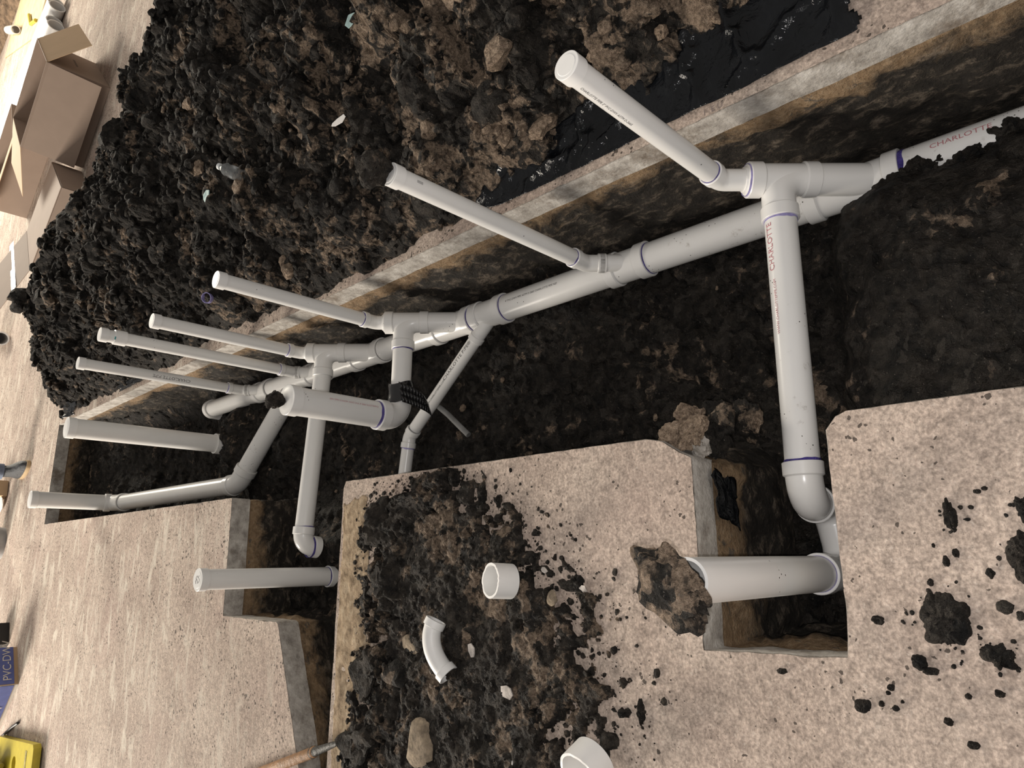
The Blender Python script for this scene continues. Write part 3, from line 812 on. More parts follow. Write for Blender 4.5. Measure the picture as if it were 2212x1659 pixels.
def lettering(parent, txt, p0, axis, n, r, size, mat, label=None, stretch=1.0):
    """flat print wrapped on a pipe: starts at p0, runs along axis, n is the outward direction at the baseline"""
    cu = bpy.data.curves.new('print', 'FONT'); cu.body = txt; cu.size = size; cu.resolution_u = 2
    ob = bpy.data.objects.new('print', cu); C.objects.link(ob)
    bpy.context.view_layer.update()
    me = bpy.data.meshes.new_from_object(ob.evaluated_get(bpy.context.evaluated_depsgraph_get()))
    bpy.data.objects.remove(ob, do_unlink=True); bpy.data.curves.remove(cu)
    axis = unit(axis); n = V3(n); n = unit(n - axis * np.dot(n, axis)); b = np.cross(n, axis); p0 = V3(p0)
    for v in me.vertices:
        u, w = v.co.x * stretch, v.co.y; a = w / r
        v.co = Vector(p0 + axis * u + (n * math.cos(a) + b * math.sin(a)) * (r + 0.0007))
    me.materials.clear(); me.name = 'lettering'
    o = link('lettering', me, mat, parent, smooth=0)
    if label: o['label'] = label
    return o

CAMP = np.array([0, 0, CAM_H])
def toward_cam(p, ax, side, deg):
    """outward direction on a pipe facing the viewer, turned by deg towards 'side'"""
    ax = unit(ax); v = CAMP - V3(p); v = unit(v - ax * np.dot(v, ax)); s = unit(np.cross(ax, v)); s = s if np.dot(s, V3(side)) > 0 else -s
    return v * math.cos(math.radians(deg)) + s * math.sin(math.radians(deg))
drain = thing('drain_line', 'white plastic drain line in the trench with capped risers and side branches', 'pipes', (1.06, 0.3, -0.52))

RISERS = {   # y, elbow height, mouth of elbow height, top height, tee centre below elbow (0: none)
    1: (0.848, -0.140, -0.080, 0.552, 0.115), 2: (1.492, -0.325, -0.247, 0.559, 0),
    3: (2.585, -0.160, -0.085, 0.580, 0.090), 4: (3.256, -0.160, -0.082, 0.580, 0.085),
    5: (3.630, -0.335, -0.234, 0.685, 0), 6: (4.256, -0.315, -0.216, 0.612, 0)}
RLAB = {1: 'nearest and tallest-looking capped riser', 2: 'riser with a soil clod on its cap', 3: 'riser in front of the purple ring on the heap', 4: 'slim capped riser fourth from the camera',
        5: 'slim riser with a coupling near its cap', 6: 'farthest slim riser, with printed lettering'}
D45 = unit((0, 1, 1)); TEES = {}
wy = {}
for k, (y, ze, zr, zt, tc) in RISERS.items():
    x = main_pt(y)[0]; E = np.array([x, y, ze])
    y0 = y - 0.32
    for _ in range(8): y0 = y - (ze - main_pt(y0)[2])
    c = main_pt(y0); wy[k] = y0
    b45 = unit(E - c)
    if tc:
        LB = np.linalg.norm(E - c)
        T = E - b45 * tc * math.sqrt(2); TEES[k] = T
        w = wye(drain, y0, b45, 3, 0.068, 0.205, np.linalg.norm(T - c) - 0.08, 'wye fitting under riser %s' % {1: 'nearest the camera', 3: 'third along', 4: 'fourth along'}[k], hub_b=False)
        # tee with a swept side branch
        m = M(); r3 = SZ[3][0] * 1.05; X = np.array([-1.0, 0, 0]); RR = 0.062
        lo, hi = T - b45 * 0.115, T + b45 * 0.085
        m.rev(lo, b45, [(0, r3), (0.20, r3)], 40); hub(m, lo, -b45, 3, 0.042); hub(m, hi, b45, 3, 0.042)
        s0 = T - b45 * RR; cen = s0 + X * RR
        pth = [cen + RR * (-X * math.cos(q) + b45 * math.sin(q)) for q in np.linspace(0.0, math.pi / 2, 12)]
        m.sweep(pth + [pth[-1] + X * 0.035], r3, 40)
        bm_ = pth[-1] + X * 0.066
        hub(m, bm_, X, 3, 0.040)
        part('tee_fitting', m, 'pvc', drain, 35)
        # reducing bushing and the 45 degree bend up to the riser
        m = M(); q = hi + b45 * 0.004
        m.rev(hi - b45 * 0.01, b45, [(0, SZ[3][0]), (0.014, SZ[3][0]), (0.016, SZ[3][0] - .003), (0.016, SZ[2][0] * 1.25), (0.022, SZ[2][0] * 1.2), (0.022, SZ[2][0])], 40)
        bush = part('bushing', m, 'pvc', drain, 35)
        if k == 1: primer(bush, hi + b45 * 0.001, b45, SZ[3][0] + 0.0008, 0.005, 'primer_pale', 3)
        A = hi + b45 * 0.012
    else:
        A = c + b45 * 0.105
        wye(drain, y0, b45, 2, 0.062, 0.115, 0.135, 'small wye fitting under a slim riser')
        A = c + b45 * 0.115
    el = elbow(drain, A, E, (x, y, zr), 2, 2, 0.045, hubs=(not tc, True))
    lab = RLAB[k]
    rp = pipe(drain, 'riser_pipe', (x, y, zr - 0.03), (x, y, zt - 0.008), 2, label=lab)
    cap(rp, (x, y, zt), UP, 2)
    primer(el, (x, y, zr - 0.001), UP, SZ[2][0], 0.007, 'primer' if k < 4 else 'primer_pale', k)
    if k == 2:
        lettering(rp, 'IIIIIIIII', (x, y, zt - 0.075), -UP, toward_cam((x, y, 0.4), -UP, (1, 0, 0), 20), SZ[2][0], 0.012, 'print_black', stretch=0.8)
    if k == 5:
        m = M(); m.rev((x, y, zt - 0.115), UP, [(0, SZ[2][0]), (0, .0362), (0.052, .0362), (0.054, .033), (0.054, SZ[2][0])], 36)
        cp = part('coupling', m, 'pvc_cap', rp, 35)
        m = M(); R0 = 0.0368
        for s, e in ((-2.15, -1.75),):
            vv = []; ff = []
            for i in range(9):
                a = s + (e - s) * i / 8
                for z in (zt - 0.064, zt - 0.058): vv.append((x + R0 * math.cos(a), y + R0 * math.sin(a), z))
            for i in range(8): ff.append((2 * i, 2 * i + 2, 2 * i + 3, 2 * i + 1))
            m.add(vv, ff)
        part('teal_mark', m, 'teal_mark', rp)

# the run itself, cut at the fittings
_ys = [-0.6]
seg = []
ends = sorted([(wy[k] - (0.068 if RISERS[k][4] else 0.062), wy[k] + (0.205 if RISERS[k][4] else 0.115)) for k in wy])
Y_SIDE = 2.10
ends.append((Y_SIDE - 0.075, Y_SIDE + 0.115)); ends.sort()
prev = -0.6
for a, b in ends + [(4.93, 5.0)]:
    if a - prev > 0.005: seg.append((prev, a))
    prev = b
for i, (a, b) in enumerate(seg):
    p = pipe(drain, 'main_pipe', main_pt(a - 0.02), main_pt(b + 0.02), 4, 'pvc_dirty' if b < 1.4 else 'pvc')
    if i == 0: primer(p, main_pt(b - 0.0005), -MD, SZ[4][0], 0.013, 'primer', 9); near_main = p
    elif i <= 3: primer(p, main_pt(b - 0.0005), -MD, SZ[4][0], 0.006, 'primer', 10 + i)
    elif i > 3: primer(p, main_pt(b - 0.0005), -MD, SZ[4][0], 0.002, 'print_black', 20 + i)
# end bend at the far end of the run
_e = main_pt(4.99)
elbow(drain, main_pt(4.92), _e, _e + np.array([0, 0.01, -0.10]), 4, 4, 0.06, 'far end bend of the main run', (True, False))

# side wye and the slim diagonal branch
sd = unit(np.array([0.546, 2.661, -0.425]) - np.array([0.97, 2.155, -0.43]))
c0 = main_pt(Y_SIDE)
wye(drain, Y_SIDE, sd, 2, 0.075, 0.115, 0.165, 'side wye feeding the slim diagonal branch')
dA = c0 + sd * 0.15; dB = c0 + sd * 0.705
dp = pipe(drain, 'branch_pipe', dA, dB, 2, label='slim diagonal branch pipe with black lettering')
dE = c0 + sd * 0.755
elbow(drain, dE - sd * 0.045, dE, dE + np.array([-0.055, 0.01, 0.0]), 2, 2, 0.05, 'small bend at the end of the slim diagonal branch')
stub_ = pipe(drain, 'branch_pipe', dE + np.array([-0.04, 0.008, 0]), dE + np.array([-0.30, 0.05, 0.0]), 2, label='slim pipe end running under the left slab')
primer(stub_, dE + np.array([-0.056, 0.01, 0]), (-1, 0.18, 0), SZ[2][0], 0.006, 'primer_pale', 5)

_n = toward_cam(dB, -sd, (0, 1, 0.5), 22)
lettering(dp, 'WWW.CHARLOTTEPIPE.COM', dB + -sd * 0.14, -sd, _n, SZ[2][0], 0.012, 'print_black', stretch=1.05)
lettering(dp, 'CHARLOTTE PIPE\u00ae', dB + -sd * 0.305, -sd, _n, SZ[2][0], 0.021, 'print_black', stretch=1.28)

# --- branch 1: from the nearest tee to the toilet bend in the square hole
X = np.array([-1.0, 0, 0])
T1 = TEES[1]; s1 = T1 + X * 0.10; e1 = np.array([0.215, T1[1] + 0.008, -0.248])
s1 = T1 + X * 0.105
b1 = pipe(drain, 'branch_pipe', s1, e1, 3, 'pvc_dirty', 'stout branch pipe with red lettering from the nearest tee')
primer(b1, T1 + X * 0.129, X, SZ[3][0], 0.007, 'primer_pale', 31)
primer(b1, (0.238, e1[1], e1[2]), (1, 0, 0), SZ[3][0], 0.008, 'primer', 32)
d1 = unit(s1 - e1)
_n = toward_cam((0.7, T1[1], -0.245), d1, (0, 1, 0), 36)
lettering(b1, 'CHARLOTTE', V3(e1) + d1 * 0.552, d1, _n, SZ[3][0], 0.027, 'print_red', 'red CHARLOTTE lettering', 0.94)
lettering(b1, 'WWW.CHARLOTTEPIPE.COM', V3(e1) + d1 * 0.368, d1, _n, SZ[3][0], 0.0125, 'print_red', stretch=0.95)
L1 = np.array([0.135, e1[1], e1[2]])
elbow(drain, (0.237, e1[1], e1[2]), L1, L1 + np.array([0.0, 0.018, -0.115]), 3, 3, 0.065, 'wide bend turning down into the square hole')
low = L1 + np.array([0.0, 0.018, -0.20])
p9 = np.array([-0.046, 0.735, 0.0])
elbow(drain, L1 + np.array([0.0, 0.018, -0.112]), low, np.array([0.03, 0.742, low[2]]), 3, 3, 0.06, 'hidden lower bend under the square hole', (False, False))
elbow(drain, np.array([0.04, 0.742, low[2]]), np.array([-0.046, 0.738, low[2]]), np.array([-0.046, 0.735, -0.262]), 3, 3, 0.06, 'bend at the foot of the thick riser in the square hole', (False, True))
r9 = pipe(drain, 'riser_pipe', (-0.046, 0.735, -0.29), (-0.046, 0.735, 0.372), 3, 'pvc', 'thick riser standing in the square hole under a soil clod')
primer(r9, (-0.046, 0.735, -0.2625), UP, SZ[3][0], 0.004, 'primer_pale', 33)

# --- branch 2: from the fourth tee to a bend in the side channel
T4 = TEES[4]; s2 = T4 + X * 0.105; e2 = np.array([0.150, 3.17, -0.193])
b2 = pipe(drain, 'branch_pipe', s2, e2 + np.array([-0.02, 0, 0.001]), 3, 'pvc', 'stout branch pipe running to the side channel')
L2_ = np.array([0.066, 3.17, -0.188])
el2 = elbow(drain, e2, L2_, L2_ + np.array([-0.012, 0.0, -0.085]), 3, 3, 0.06, 'bend turning down into the soil of the side channel')
primer(b2, e2 + np.array([0.0015, 0, 0]), (1, 0, 0), SZ[3][0], 0.004, 'primer', 35)
primer(el2, L2_ + np.array([-0.007, 0, -0.040]), (0, 0, -1), SZ[3][0] * 1.19, 0.006, 'primer', 36)

# --- branch 3: from the third tee to the wide riser
T3 = TEES[3]; s3 = T3 + X * 0.105; P3 = np.array([0.601, T3[1] - 0.005, 0.0])
b3 = pipe(drain, 'branch_pipe', s3, (0.70, T3[1] - 0.003, -0.243), 3, 'pvc', 'short stout branch pipe to the wide riser')
primer(b3, T3 + X * 0.129, X, SZ[3][0], 0.004, 'primer', 37)
eb3 = elbow(drain, (0.715, P3[1], -0.243), (P3[0], P3[1], -0.243), (P3[0], P3[1], -0.118), 3, 4, 0.075, 'bend wrapped with black tape under the wide riser')
rm = pipe(drain, 'riser_pipe', (P3[0], P3[1], -0.15), (P3[0], P3[1], 0.292), 4, 'pvc', 'wide short riser with a soil clod on its cap')
cap(rm, (P3[0], P3[1], 0.302), UP, 4)
primer(rm, (P3[0], P3[1], -0.1185), UP, SZ[4][0], 0.011, 'primer', 38)
_n = toward_cam((P3[0], P3[1], 0.1), UP, (1, 0, 0), 38)
lettering(rm, 'CHARLOTTE PIPE 4" PVC-DWV ASTM D-2665 NSF', (P3[0], P3[1], -0.09), UP, _n, SZ[4][0], 0.011, 'print_red', stretch=0.98)
_x5 = main_pt(4.256)[0]
_n = toward_cam((_x5, 4.256, 0.2), UP, (1, 0, 0), 15)
lettering(bpy.data.objects[[o.name for o in bpy.data.objects if o.get('label') == RLAB[6]][0]], 'CHARLOTTE PIPE', (_x5, 4.256, 0.02), UP, _n, SZ[2][0], 0.023, 'print_black', stretch=1.2)
_n = toward_cam((1.05, 0.848, 0.2), -UP, (-1, 0, 0), 48)
lettering(bpy.data.objects[[o.name for o in bpy.data.objects if o.get('label') == RLAB[1]][0]], 'CHARLOTTE PIPE 2" PVC-DWV ASTM D-2665', (main_pt(.848)[0], 0.848, 0.50), -UP, _n, SZ[2][0], 0.010, 'print_black', stretch=1.0)
_n = toward_cam(main_pt(0.30), -MD, (1, 0, 0), 34)
lettering(near_main, 'CHARLOTTE', main_pt(0.375), -MD, _n, SZ[4][0], 0.022, 'print_red', stretch=1.15)
_mids = [o for o in drain.children if o.name.startswith('main_pipe')]
_n = toward_cam(main_pt(1.7), -MD, (1, 0, 0), 24)
lettering(_mids[3 if len(_mids) > 5 else 2], '4" PVC-DWV PIPE ASTM D-2665 CHARLOTTE PIPE NSF', main_pt(1.98), -MD, _n, SZ[4][0], 0.012, 'print_black', stretch=1.0)

# black tape round the bend of the wide riser, with a loose end
m = M(); tp = arc_path((0.735, P3[1], -0.243), (P3[0], P3[1], -0.243), (P3[0], P3[1], -0.118), 0.075)
q0 = V3((0.735, P3[1], -0.243)); n = 40; R = []
for t in np.linspace(0, 1, 8):
    p = q0 + np.array([0.02 - 0.085 * t, 0, 0]); rr = SZ[3][1] + 0.003 + 0.0015 * math.sin(9 * t)
    R.append([p + np.array([0.010 * math.sin(2 * a + 1), rr * math.cos(a), rr * math.sin(a)]) for a in np.linspace(0, 2 * math.pi, n, endpoint=False)])
m.rings(R)
part('black_tape', m, 'black_tape', eb3, 60, 'glossy black tape wrapped round the bend')
m = M(); rows = []
for i in range(14):
    t = i / 13; c = np.array([0.705 - 0.07 * t, P3[1] - 0.055 - 0.05 * math.sin(t * 2.6), -0.20 - 0.15 * t])
    rows.append([c + np.array([w * (1 - .3 * t), 0.004 * math.sin(7 * t + w * 40), 0.2 * w]) for w in (-.045, -.015, .015, .045)])
for i in range(13):
    for j in range(3): m.add([rows[i][j], rows[i][j + 1], rows[i + 1][j + 1], rows[i + 1][j]], [(0, 1, 2, 3)])
tl = part('tape_tail', m, 'black_tape', eb3, 180, 'loose end of the black tape'); sm = tl.modifiers.new('thick', 'SOLIDIFY'); sm.thickness = 0.0015

# --- the thick line rising at the far left of the trench
far = drain
ft = np.array([0.421, 5.94, 0.392]); fk = np.array([0.416, 5.72, -0.16]); fe = np.array([0.446, 4.24, -0.33])
r10 = pipe(far, 'riser_pipe', (0.421, 5.94, -0.11), ft - UP * 0.01, 4, 'pvc', 'far left capped riser'); cap(r10, ft, UP, 4)
elbow(far, (0.421, 5.94, -0.085), (0.421, 5.93, -0.150), fk, 4, 4, 0.07, 'bend below the far left riser')
fd_ = unit(fe - fk)
pipe(far, 'branch_pipe', fk - fd_ * 0.0, fe - fd_ * 0.03, 4, 'pvc', 'shaded sloping pipe along the far left trench side')
fm = np.array([0.97, 3.87, -0.435]); fx = unit(fm - fe)
elbow(far, fe - fd_ * 0.08, fe, fe + fx * 0.12, 4, 4, 0.10, 'half buried bend of the far branch')
pipe(far, 'branch_pipe', fe + fx * 0.09, fm, 4, 'pvc_dirty', 'half buried pipe from the far bend to the main run')

# --- standing risers whose feet are buried
s7 = thing('standing_pipe', 'thick capped white pipe standing in the far end of the trench', 'pipe', (0.741, 4.608, -0.40))
p7 = pipe(s7, 'riser_pipe', (0.741, 4.608, -0.335), (0.741, 4.608, 0.53), 4, 'pvc'); cap(s7, (0.741, 4.608, 0.54), UP, 4)
elbow(s7, (0.741, 4.608, -0.315), (0.741, 4.608, -0.40), (0.76, 4.53, -0.46), 4, 4, 0.07, hubs=(True, False))
s8 = thing('standing_pipe', 'thick capped white pipe standing in the side channel of the left slab', 'pipe', (-0.085, 3.17, -0.42))
pipe(s8, 'riser_pipe', (-0.085, 3.17, -0.36), (-0.085, 3.17, 0.288), 3, 'pvc'); c8 = cap(s8, (-0.085, 3.17, 0.298), UP, 3)
m = M(); m.rev((-0.085, 3.17, -0.45), UP, [(0, .0467), (0.08, .0467)], 36); hub(m, (-0.085, 3.17, -0.335), UP, 3, 0.04)
part('coupling', m, 'pvc', s8, 35)
primer(s8, (-0.085, 3.17, -0.336), UP, SZ[3][0], 0.007, 'primer', 41)
m = M()
for pts in ([(-.018, .012), (-.006, .020), (.004, .010), (-.006, .002), (-.016, -.006)], [(.004, .018), (.016, .008), (.008, -.006), (.018, -.014)], [(-.012, -.014), (0, -.020), (.006, -.012)]):
    m.sweep([(-0.085 + a, 3.17 + b, 0.2992) for a, b in pts], 0.0008, 6, True)
part('scribble', m, 'scribble', c8, 40, 'pencil scribble on the cap')

# ------------------------------------------------------------------ soil clods balanced on the caps
v4, f4 = None, None
def cap_clod(loc, s, rot, i, kind, lab):
    clod('soil_clod', loc, s, rot, kind, i, lab, sub=4)
cap_clod((-0.050, 0.745, 0.400), (0.100, 0.060, 0.028), (0.0, 0.0, 0.93), 1, 'clod_mixed', 'big flat soil clod balanced on the thick riser in the square hole')
cap_clod((1.063, 1.515, 0.598), (0.058, 0.050, 0.042), (0.2, 0.1, 0.4), 2, 'clod_grey', 'dark soil clod balanced on the second riser beside the heap')
cap_clod((0.603, 2.525, 0.334), (0.046, 0.040, 0.036), (0.1, 0.2, 1.0), 4, 'clod_grey', 'small black soil clod on the wide riser in mid trench')

# ------------------------------------------------------------------ black plastic sheet under the heap
def build_sheet():
    ys = np.arange(0.10, 1.86, 0.006); us = np.linspace(0, 1, 34)
    Y, U = np.meshgrid(ys, us, indexing='ij')
    xi = 1.207 + 0.006 * fbm(Y * 7, Y * 0, oct=3, seed=110) + 0.05 * sstep(1.55, 1.85, Y)
    xo = np.interp(Y, [0.1, 0.38, 0.56, 0.7, 1.0, 1.35, 1.86], [1.60, 1.52, 1.45, 1.40, 1.34, 1.30, 1.275]) + 0.05
    Xs = xi + (xo - xi) * U
    n = np.abs(fbm(Xs * 9 + Y * 3, Y * 8, oct=3, seed=111)); rid = (1 - np.clip(n * 3.2, 0, 1)) ** 2
    Z = 0.004 + 0.022 * rid * np.clip(U * 3 + 0.15, 0, 1) + 0.05 * U ** 1.5 + 0.006 * fbm(Xs * 20, Y * 20, oct=2, seed=112) * U
    xx, yy, zz = Xs.ravel(), Y.ravel(), Z.ravel(); nu = len(us)
    i = (np.arange(len(ys) - 1)[:, None] * nu + np.arange(nu - 1)[None, :]).ravel()
    F = np.stack([i, i + 1, i + nu + 1, i + nu], 1)
    keep = np.ones(len(F), bool); cyy = yy[F].mean(1); cxx = xx[F].mean(1)
    keep &= ~((cyy < 0.395 + 0.10 * (cxx - 1.21) + 0.01 * np.sin(cxx * 90)))
    o = link('plastic_sheet', np_mesh('plastic_sheet', np.column_stack([xx, yy, zz]), F[keep]), 'black_plastic', smooth=180)
    tag(o, 'glossy black plastic sheet sticking out from under the soil heap', 'plastic sheet')
    s = o.modifiers.new('thick', 'SOLIDIFY'); s.thickness = 0.0012; s.offset = 1
build_sheet()
def film(name, pts, label, mat='black_plastic', wr=0.01, seed=0):
    """a crumpled scrap of film: a quad of corner points with folds"""
    q = [V3(p) for p in pts]; n = 14; nm = unit(np.cross(q[1] - q[0], q[3] - q[0])); m = M(); g = []
    U, W = np.meshgrid(np.linspace(0, 1, n), np.linspace(0, 1, n), indexing='ij')
    ff = fbm(U * 3.3 + seed, W * 3.3, oct=3, seed=120 + seed); e = fbm(U * 4 + 9, W * 4 + seed, oct=2, seed=121)
    for i in range(n):
        for j in range(n):
            u, w = U[i, j], W[i, j]; p = (q[0] * (1 - u) + q[1] * u) * (1 - w) + (q[3] * (1 - u) + q[2] * u) * w
            edge = (u * (1 - u) * w * (1 - w)) ** 0.3
            g.append(p + nm * (wr * abs(ff[i, j]) * 2) + (q[1] - q[0]) * 0.10 * e[i, j] * (1 - edge) + (q[3] - q[0]) * 0.10 * e[j, i] * (1 - edge))
    m.add(g, [(i * n + j, (i + 1) * n + j, (i + 1) * n + j + 1, i * n + j + 1) for i in range(n - 1) for j in range(n - 1)])
    o = part(name, m, mat, None, 180); s = o.modifiers.new('thick', 'SOLIDIFY'); s.thickness = 0.001
    return o
tag(film('plastic_scrap', [(0.22, 0.912, -0.075), (0.10, 0.912, -0.085), (0.06, 0.905, -0.20), (0.20, 0.905, -0.19)], '', wr=0.008, seed=2), 'torn dark film hanging on the far face of the square hole', 'plastic')
tag(film('plastic_scrap', [(1.20, 5.05, 0.012), (1.24, 5.0, 0.03), (1.245, 5.6, 0.03), (1.20, 5.6, 0.01)], '', wr=0.015, seed=3), 'thin shiny strip of film along the far slab edge', 'plastic')
tag(film('plastic_scrap', [(1.19, 6.6, 0.01), (1.33, 6.55, 0.05), (1.36, 6.95, 0.05), (1.20, 7.0, 0.01)], '', wr=0.03, seed=4), 'crumpled dark film at the far end of the heap', 'plastic')
# pencilled mark on the slab strip
def flat_text(txt, loc, xdir, size, mat, name, label, cat):
    cu = bpy.data.curves.new('print', 'FONT'); cu.body = txt; cu.size = size
    ob = bpy.data.objects.new('print', cu); C.objects.link(ob); bpy.context.view_layer.update()
    me = bpy.data.meshes.new_from_object(ob.evaluated_get(bpy.context.evaluated_depsgraph_get()))
    bpy.data.objects.remove(ob, do_unlink=True); bpy.data.curves.remove(cu)
    X_ = unit(xdir); Z_ = UP; Y_ = np.cross(Z_, X_)
    for v in me.vertices: v.co = Vector(V3(loc) + X_ * v.co.x + Y_ * v.co.y)
    me.materials.clear(); o = link(name, me, mat, None, 0)
    if label: tag(o, label, cat)
    return o
fl = bpy.data.objects['floor']
t_ = flat_text('1  E U', (1.181, 0.815, 0.0008), (0.02, -1, 0), 0.024, 'pencil', 'pencil_mark', None, None); t_.parent = fl

# ------------------------------------------------------------------ loose fittings and scraps on the spill
def loose_ring(name, c, ax, R, r, L, label, mat='pvc_cap'):
    m = M(); n = 44; ax, a, b = frame(ax); c = V3(c); rings = []
    th = np.linspace(0, 2 * np.pi, n, endpoint=False); jag = 0.0022 * fbm(np.cos(th) * 6, np.sin(th) * 6, oct=2, seed=7)
    for t, rr in ((-L / 2, R), (L / 2, R), (L / 2, r), (-L / 2, r)):
        rings.append([c + ax * (t + (jag[j] if t > 0 else 0)) + (a * math.cos(th[j]) + b * math.sin(th[j])) * rr for j in range(n)])
    rings.append(rings[0]); m.rings(rings)
    o = part(name, m, mat, None, 40); return tag(o, label, 'pipe fitting')
loose_ring('pipe_coupling', (-0.068, 1.545, 0.070), (0.05, 0.26, 0.96), 0.0515, 0.0445, 0.070, 'white coupling with a ragged rim lying on the spilled soil')
loose_ring('pipe_coupling', (-0.515, 1.235, 0.072), (-0.45, 0.10, 0.88), 0.061, 0.0535, 0.065, 'large white coupling cut off by the bottom edge of the photo')
loose_ring('pipe_coupling', (1.30, 3.48, ph(1.30, 3.48) + 0.03), (-0.3, -0.5, 0.8), 0.028, 0.024, 0.02, 'small purple-stained plastic ring on the soil heap', 'primer_pale')
el_ = thing('pipe_elbow', 'loose glossy white curved elbow lying on the spilled soil', 'pipe fitting', (-0.27, 1.86, 0.03))
P_ = [(-0.203, 1.850, 0.066), (-0.243, 1.866, 0.080), (-0.30, 1.856, 0.078), (-0.352, 1.80, 0.056)]
cur = []
for t in np.linspace(0, 1, 22):
    a = [V3(p) for p in P_]
    cur.append((1 - t) ** 3 * a[0] + 3 * (1 - t) ** 2 * t * a[1] + 3 * (1 - t) * t * t * a[2] + t ** 3 * a[3])
m = M(); m.sweep(cur, 0.0295, 32); part('elbow_body', m, 'pvc_cap', el_, 35)
for p, d in ((cur[0], cur[0] - cur[1]), (cur[-1], cur[-1] - cur[-2])):
    m = M(); d = unit(d); m.rev(p - d * 0.016, d, [(0, .0295), (0.002, .035), (0.024, .035), (0.025, .034), (0.025, .0300), (-0.005, .0290)], 36); part('hub', m, 'pvc_cap', el_, 35)

def scrap(name, c, s, label, mat, cat, seed, tilt=0.3):
    r = np.random.RandomState(seed); n = 7; a0 = r.uniform(0, 6)
    ring = [(math.cos(a0 + 6.283 * i / n) * r.uniform(.6, 1.1) * s[0], math.sin(a0 + 6.283 * i / n) * r.uniform(.6, 1.1) * s[1]) for i in range(n)]
    m = M(); top = [(c[0] + x, c[1] + y, c[2] + tilt * x + r.uniform(-.003, .003) + .004) for x, y in ring]; bot = [(p[0], p[1], p[2] - .004) for p in top]
    m.rings([bot, top], True, True); return tag(part(name, m, mat, None, 30), label, cat)
scrap('stone_chip', (-0.277, 1.69, 0.05), (.026, .018), 'white angular chip between elbow and coupling on the spill', 'stone_pale', 'stone', 1)
scrap('stone_chip', (-0.379, 1.545, 0.045), (.026, .036), 'largest pale pinkish chip on the spilled soil', 'stone_pale', 'stone', 2)
scrap('stone_chip', (-0.035, 1.405, 0.03), (.011, .012), 'tiny white chip right of the coupling, near the bare slab', 'stone_pale', 'stone', 3)
scrap('stone_chip', (-0.087, 1.275, 0.012), (.012, .015), 'small whitish chip at the edge of the spilled soil', 'stone_pale', 'stone', 4)
scrap('plastic_curl', (-0.60, 1.53, 0.035), (.05, .006), 'thin white plastic shaving near the bottom of the photo', 'scrap_white', 'scrap', 5, 0.1)
scrap('paper_scrap', (1.71, 2.24, ph(1.71, 2.24) + 0.03), (.014, .06), 'narrow torn white scrap on the heap above the clod-topped riser', 'scrap_white', 'scrap', 6, 0.2)
scrap('paper_scrap', (2.0, 2.02, ph(2.0, 2.02) + 0.03), (.03, .05), 'pale greenish scrap at the top of the soil heap', 'scrap_teal', 'scrap', 7, 0.2)
scrap('film_scrap', (1.70, 3.2, ph(1.70, 3.2) + 0.02), (.035, .04), 'small bluish film scrap on the heap below the bottle', 'scrap_teal', 'scrap', 8, 0.2)

# clear bottle
bx, by = 1.72, 2.93
bt = thing('plastic_bottle', 'crumpled clear plastic bottle lying on the soil heap', 'bottle', (bx, by, ph(bx, by)))
ax_ = unit((0.50, 0.80, 0.33)); b0 = np.array([bx, by, ph(bx, by) + 0.095]) - ax_ * 0.09
m = M(); m.rev(b0, ax_, [(0, .012), (0.0, .026), (0.008, .031), (0.03, .030), (0.05, .027), (0.06, .031), (0.10, .031), (0.115, .027), (0.135, .030), (0.155, .022), (0.168, .013), (0.18, .0125)], 28, True, False)
part('bottle_body', m, 'clear_plastic', bt, 60)
m = M(); m.rev(b0 + ax_ * 0.176, ax_, [(0, .0155), (0.016, .0155), (0.018, .013)], 24, True, True); part('bottle_cap', m, 'bottle_cap', bt, 30)

# grey conduit crossing the trench soil
m = M(); m.sweep([(0.70, 2.52, -0.475), (0.64, 2.43, -0.47), (0.585, 2.36, -0.468), (0.53, 2.30, -0.48)], 0.013, 16, True)
tag(part('conduit', m, 'grey_conduit', None, 60), 'thin grey conduit half buried in the trench bottom', 'pipe')

# wooden tool handle across the side channel
wh = thing('tool_handle', 'wooden tool handle lying across the side channel, at the lower edge', 'tool', (-0.75, 2.7, 0.0))
a_ = np.array([-0.715, 2.60, 0.0225]); d_ = unit((-0.336, 0.942, 0.0))
m = M(); m.rev(a_, d_, [(0, .016), (0.01, .021), (0.8, .021), (0.81, .016)], 24, True, True); part('shaft', m, 'wood_handle', wh, 40)
m = M(); m.rev(a_ - d_ * 0.16, d_, [(0, .008), (0.03, .011), (0.165, .018), (0.18, .0225)], 20, True, False); part('metal_socket', m, 'iron', wh, 40)

# rubble at the broken corner of the square hole
for i, (x, y, z, s, kind) in enumerate([(0.305, 1.00, -0.035, .040, 'clod_tan'), (0.318, 0.945, -0.045, .050, 'clod_tan'), (0.335, 0.88, -0.09, .055, 'clod_mixed'), (0.345, 0.83, -0.15, .06, 'clod_mixed'),
                                        (0.275, 0.925, -0.055, .036, 'concrete_cut'), (0.36, 0.98, -0.11, .05, 'clod_tan'), (0.30, 0.90, -0.10, .05, 'clod_dark'), (0.37, 0.92, -0.16, .06, 'clod_dark')]):
    clod('rubble', (x, y, z), (s, s, s * .6), (0.2 * i, 0.3, i), kind, i, 'broken piece of rubble at the chipped corner of the square hole', 'rubble', 'rubble at the chipped corner', sub=4)
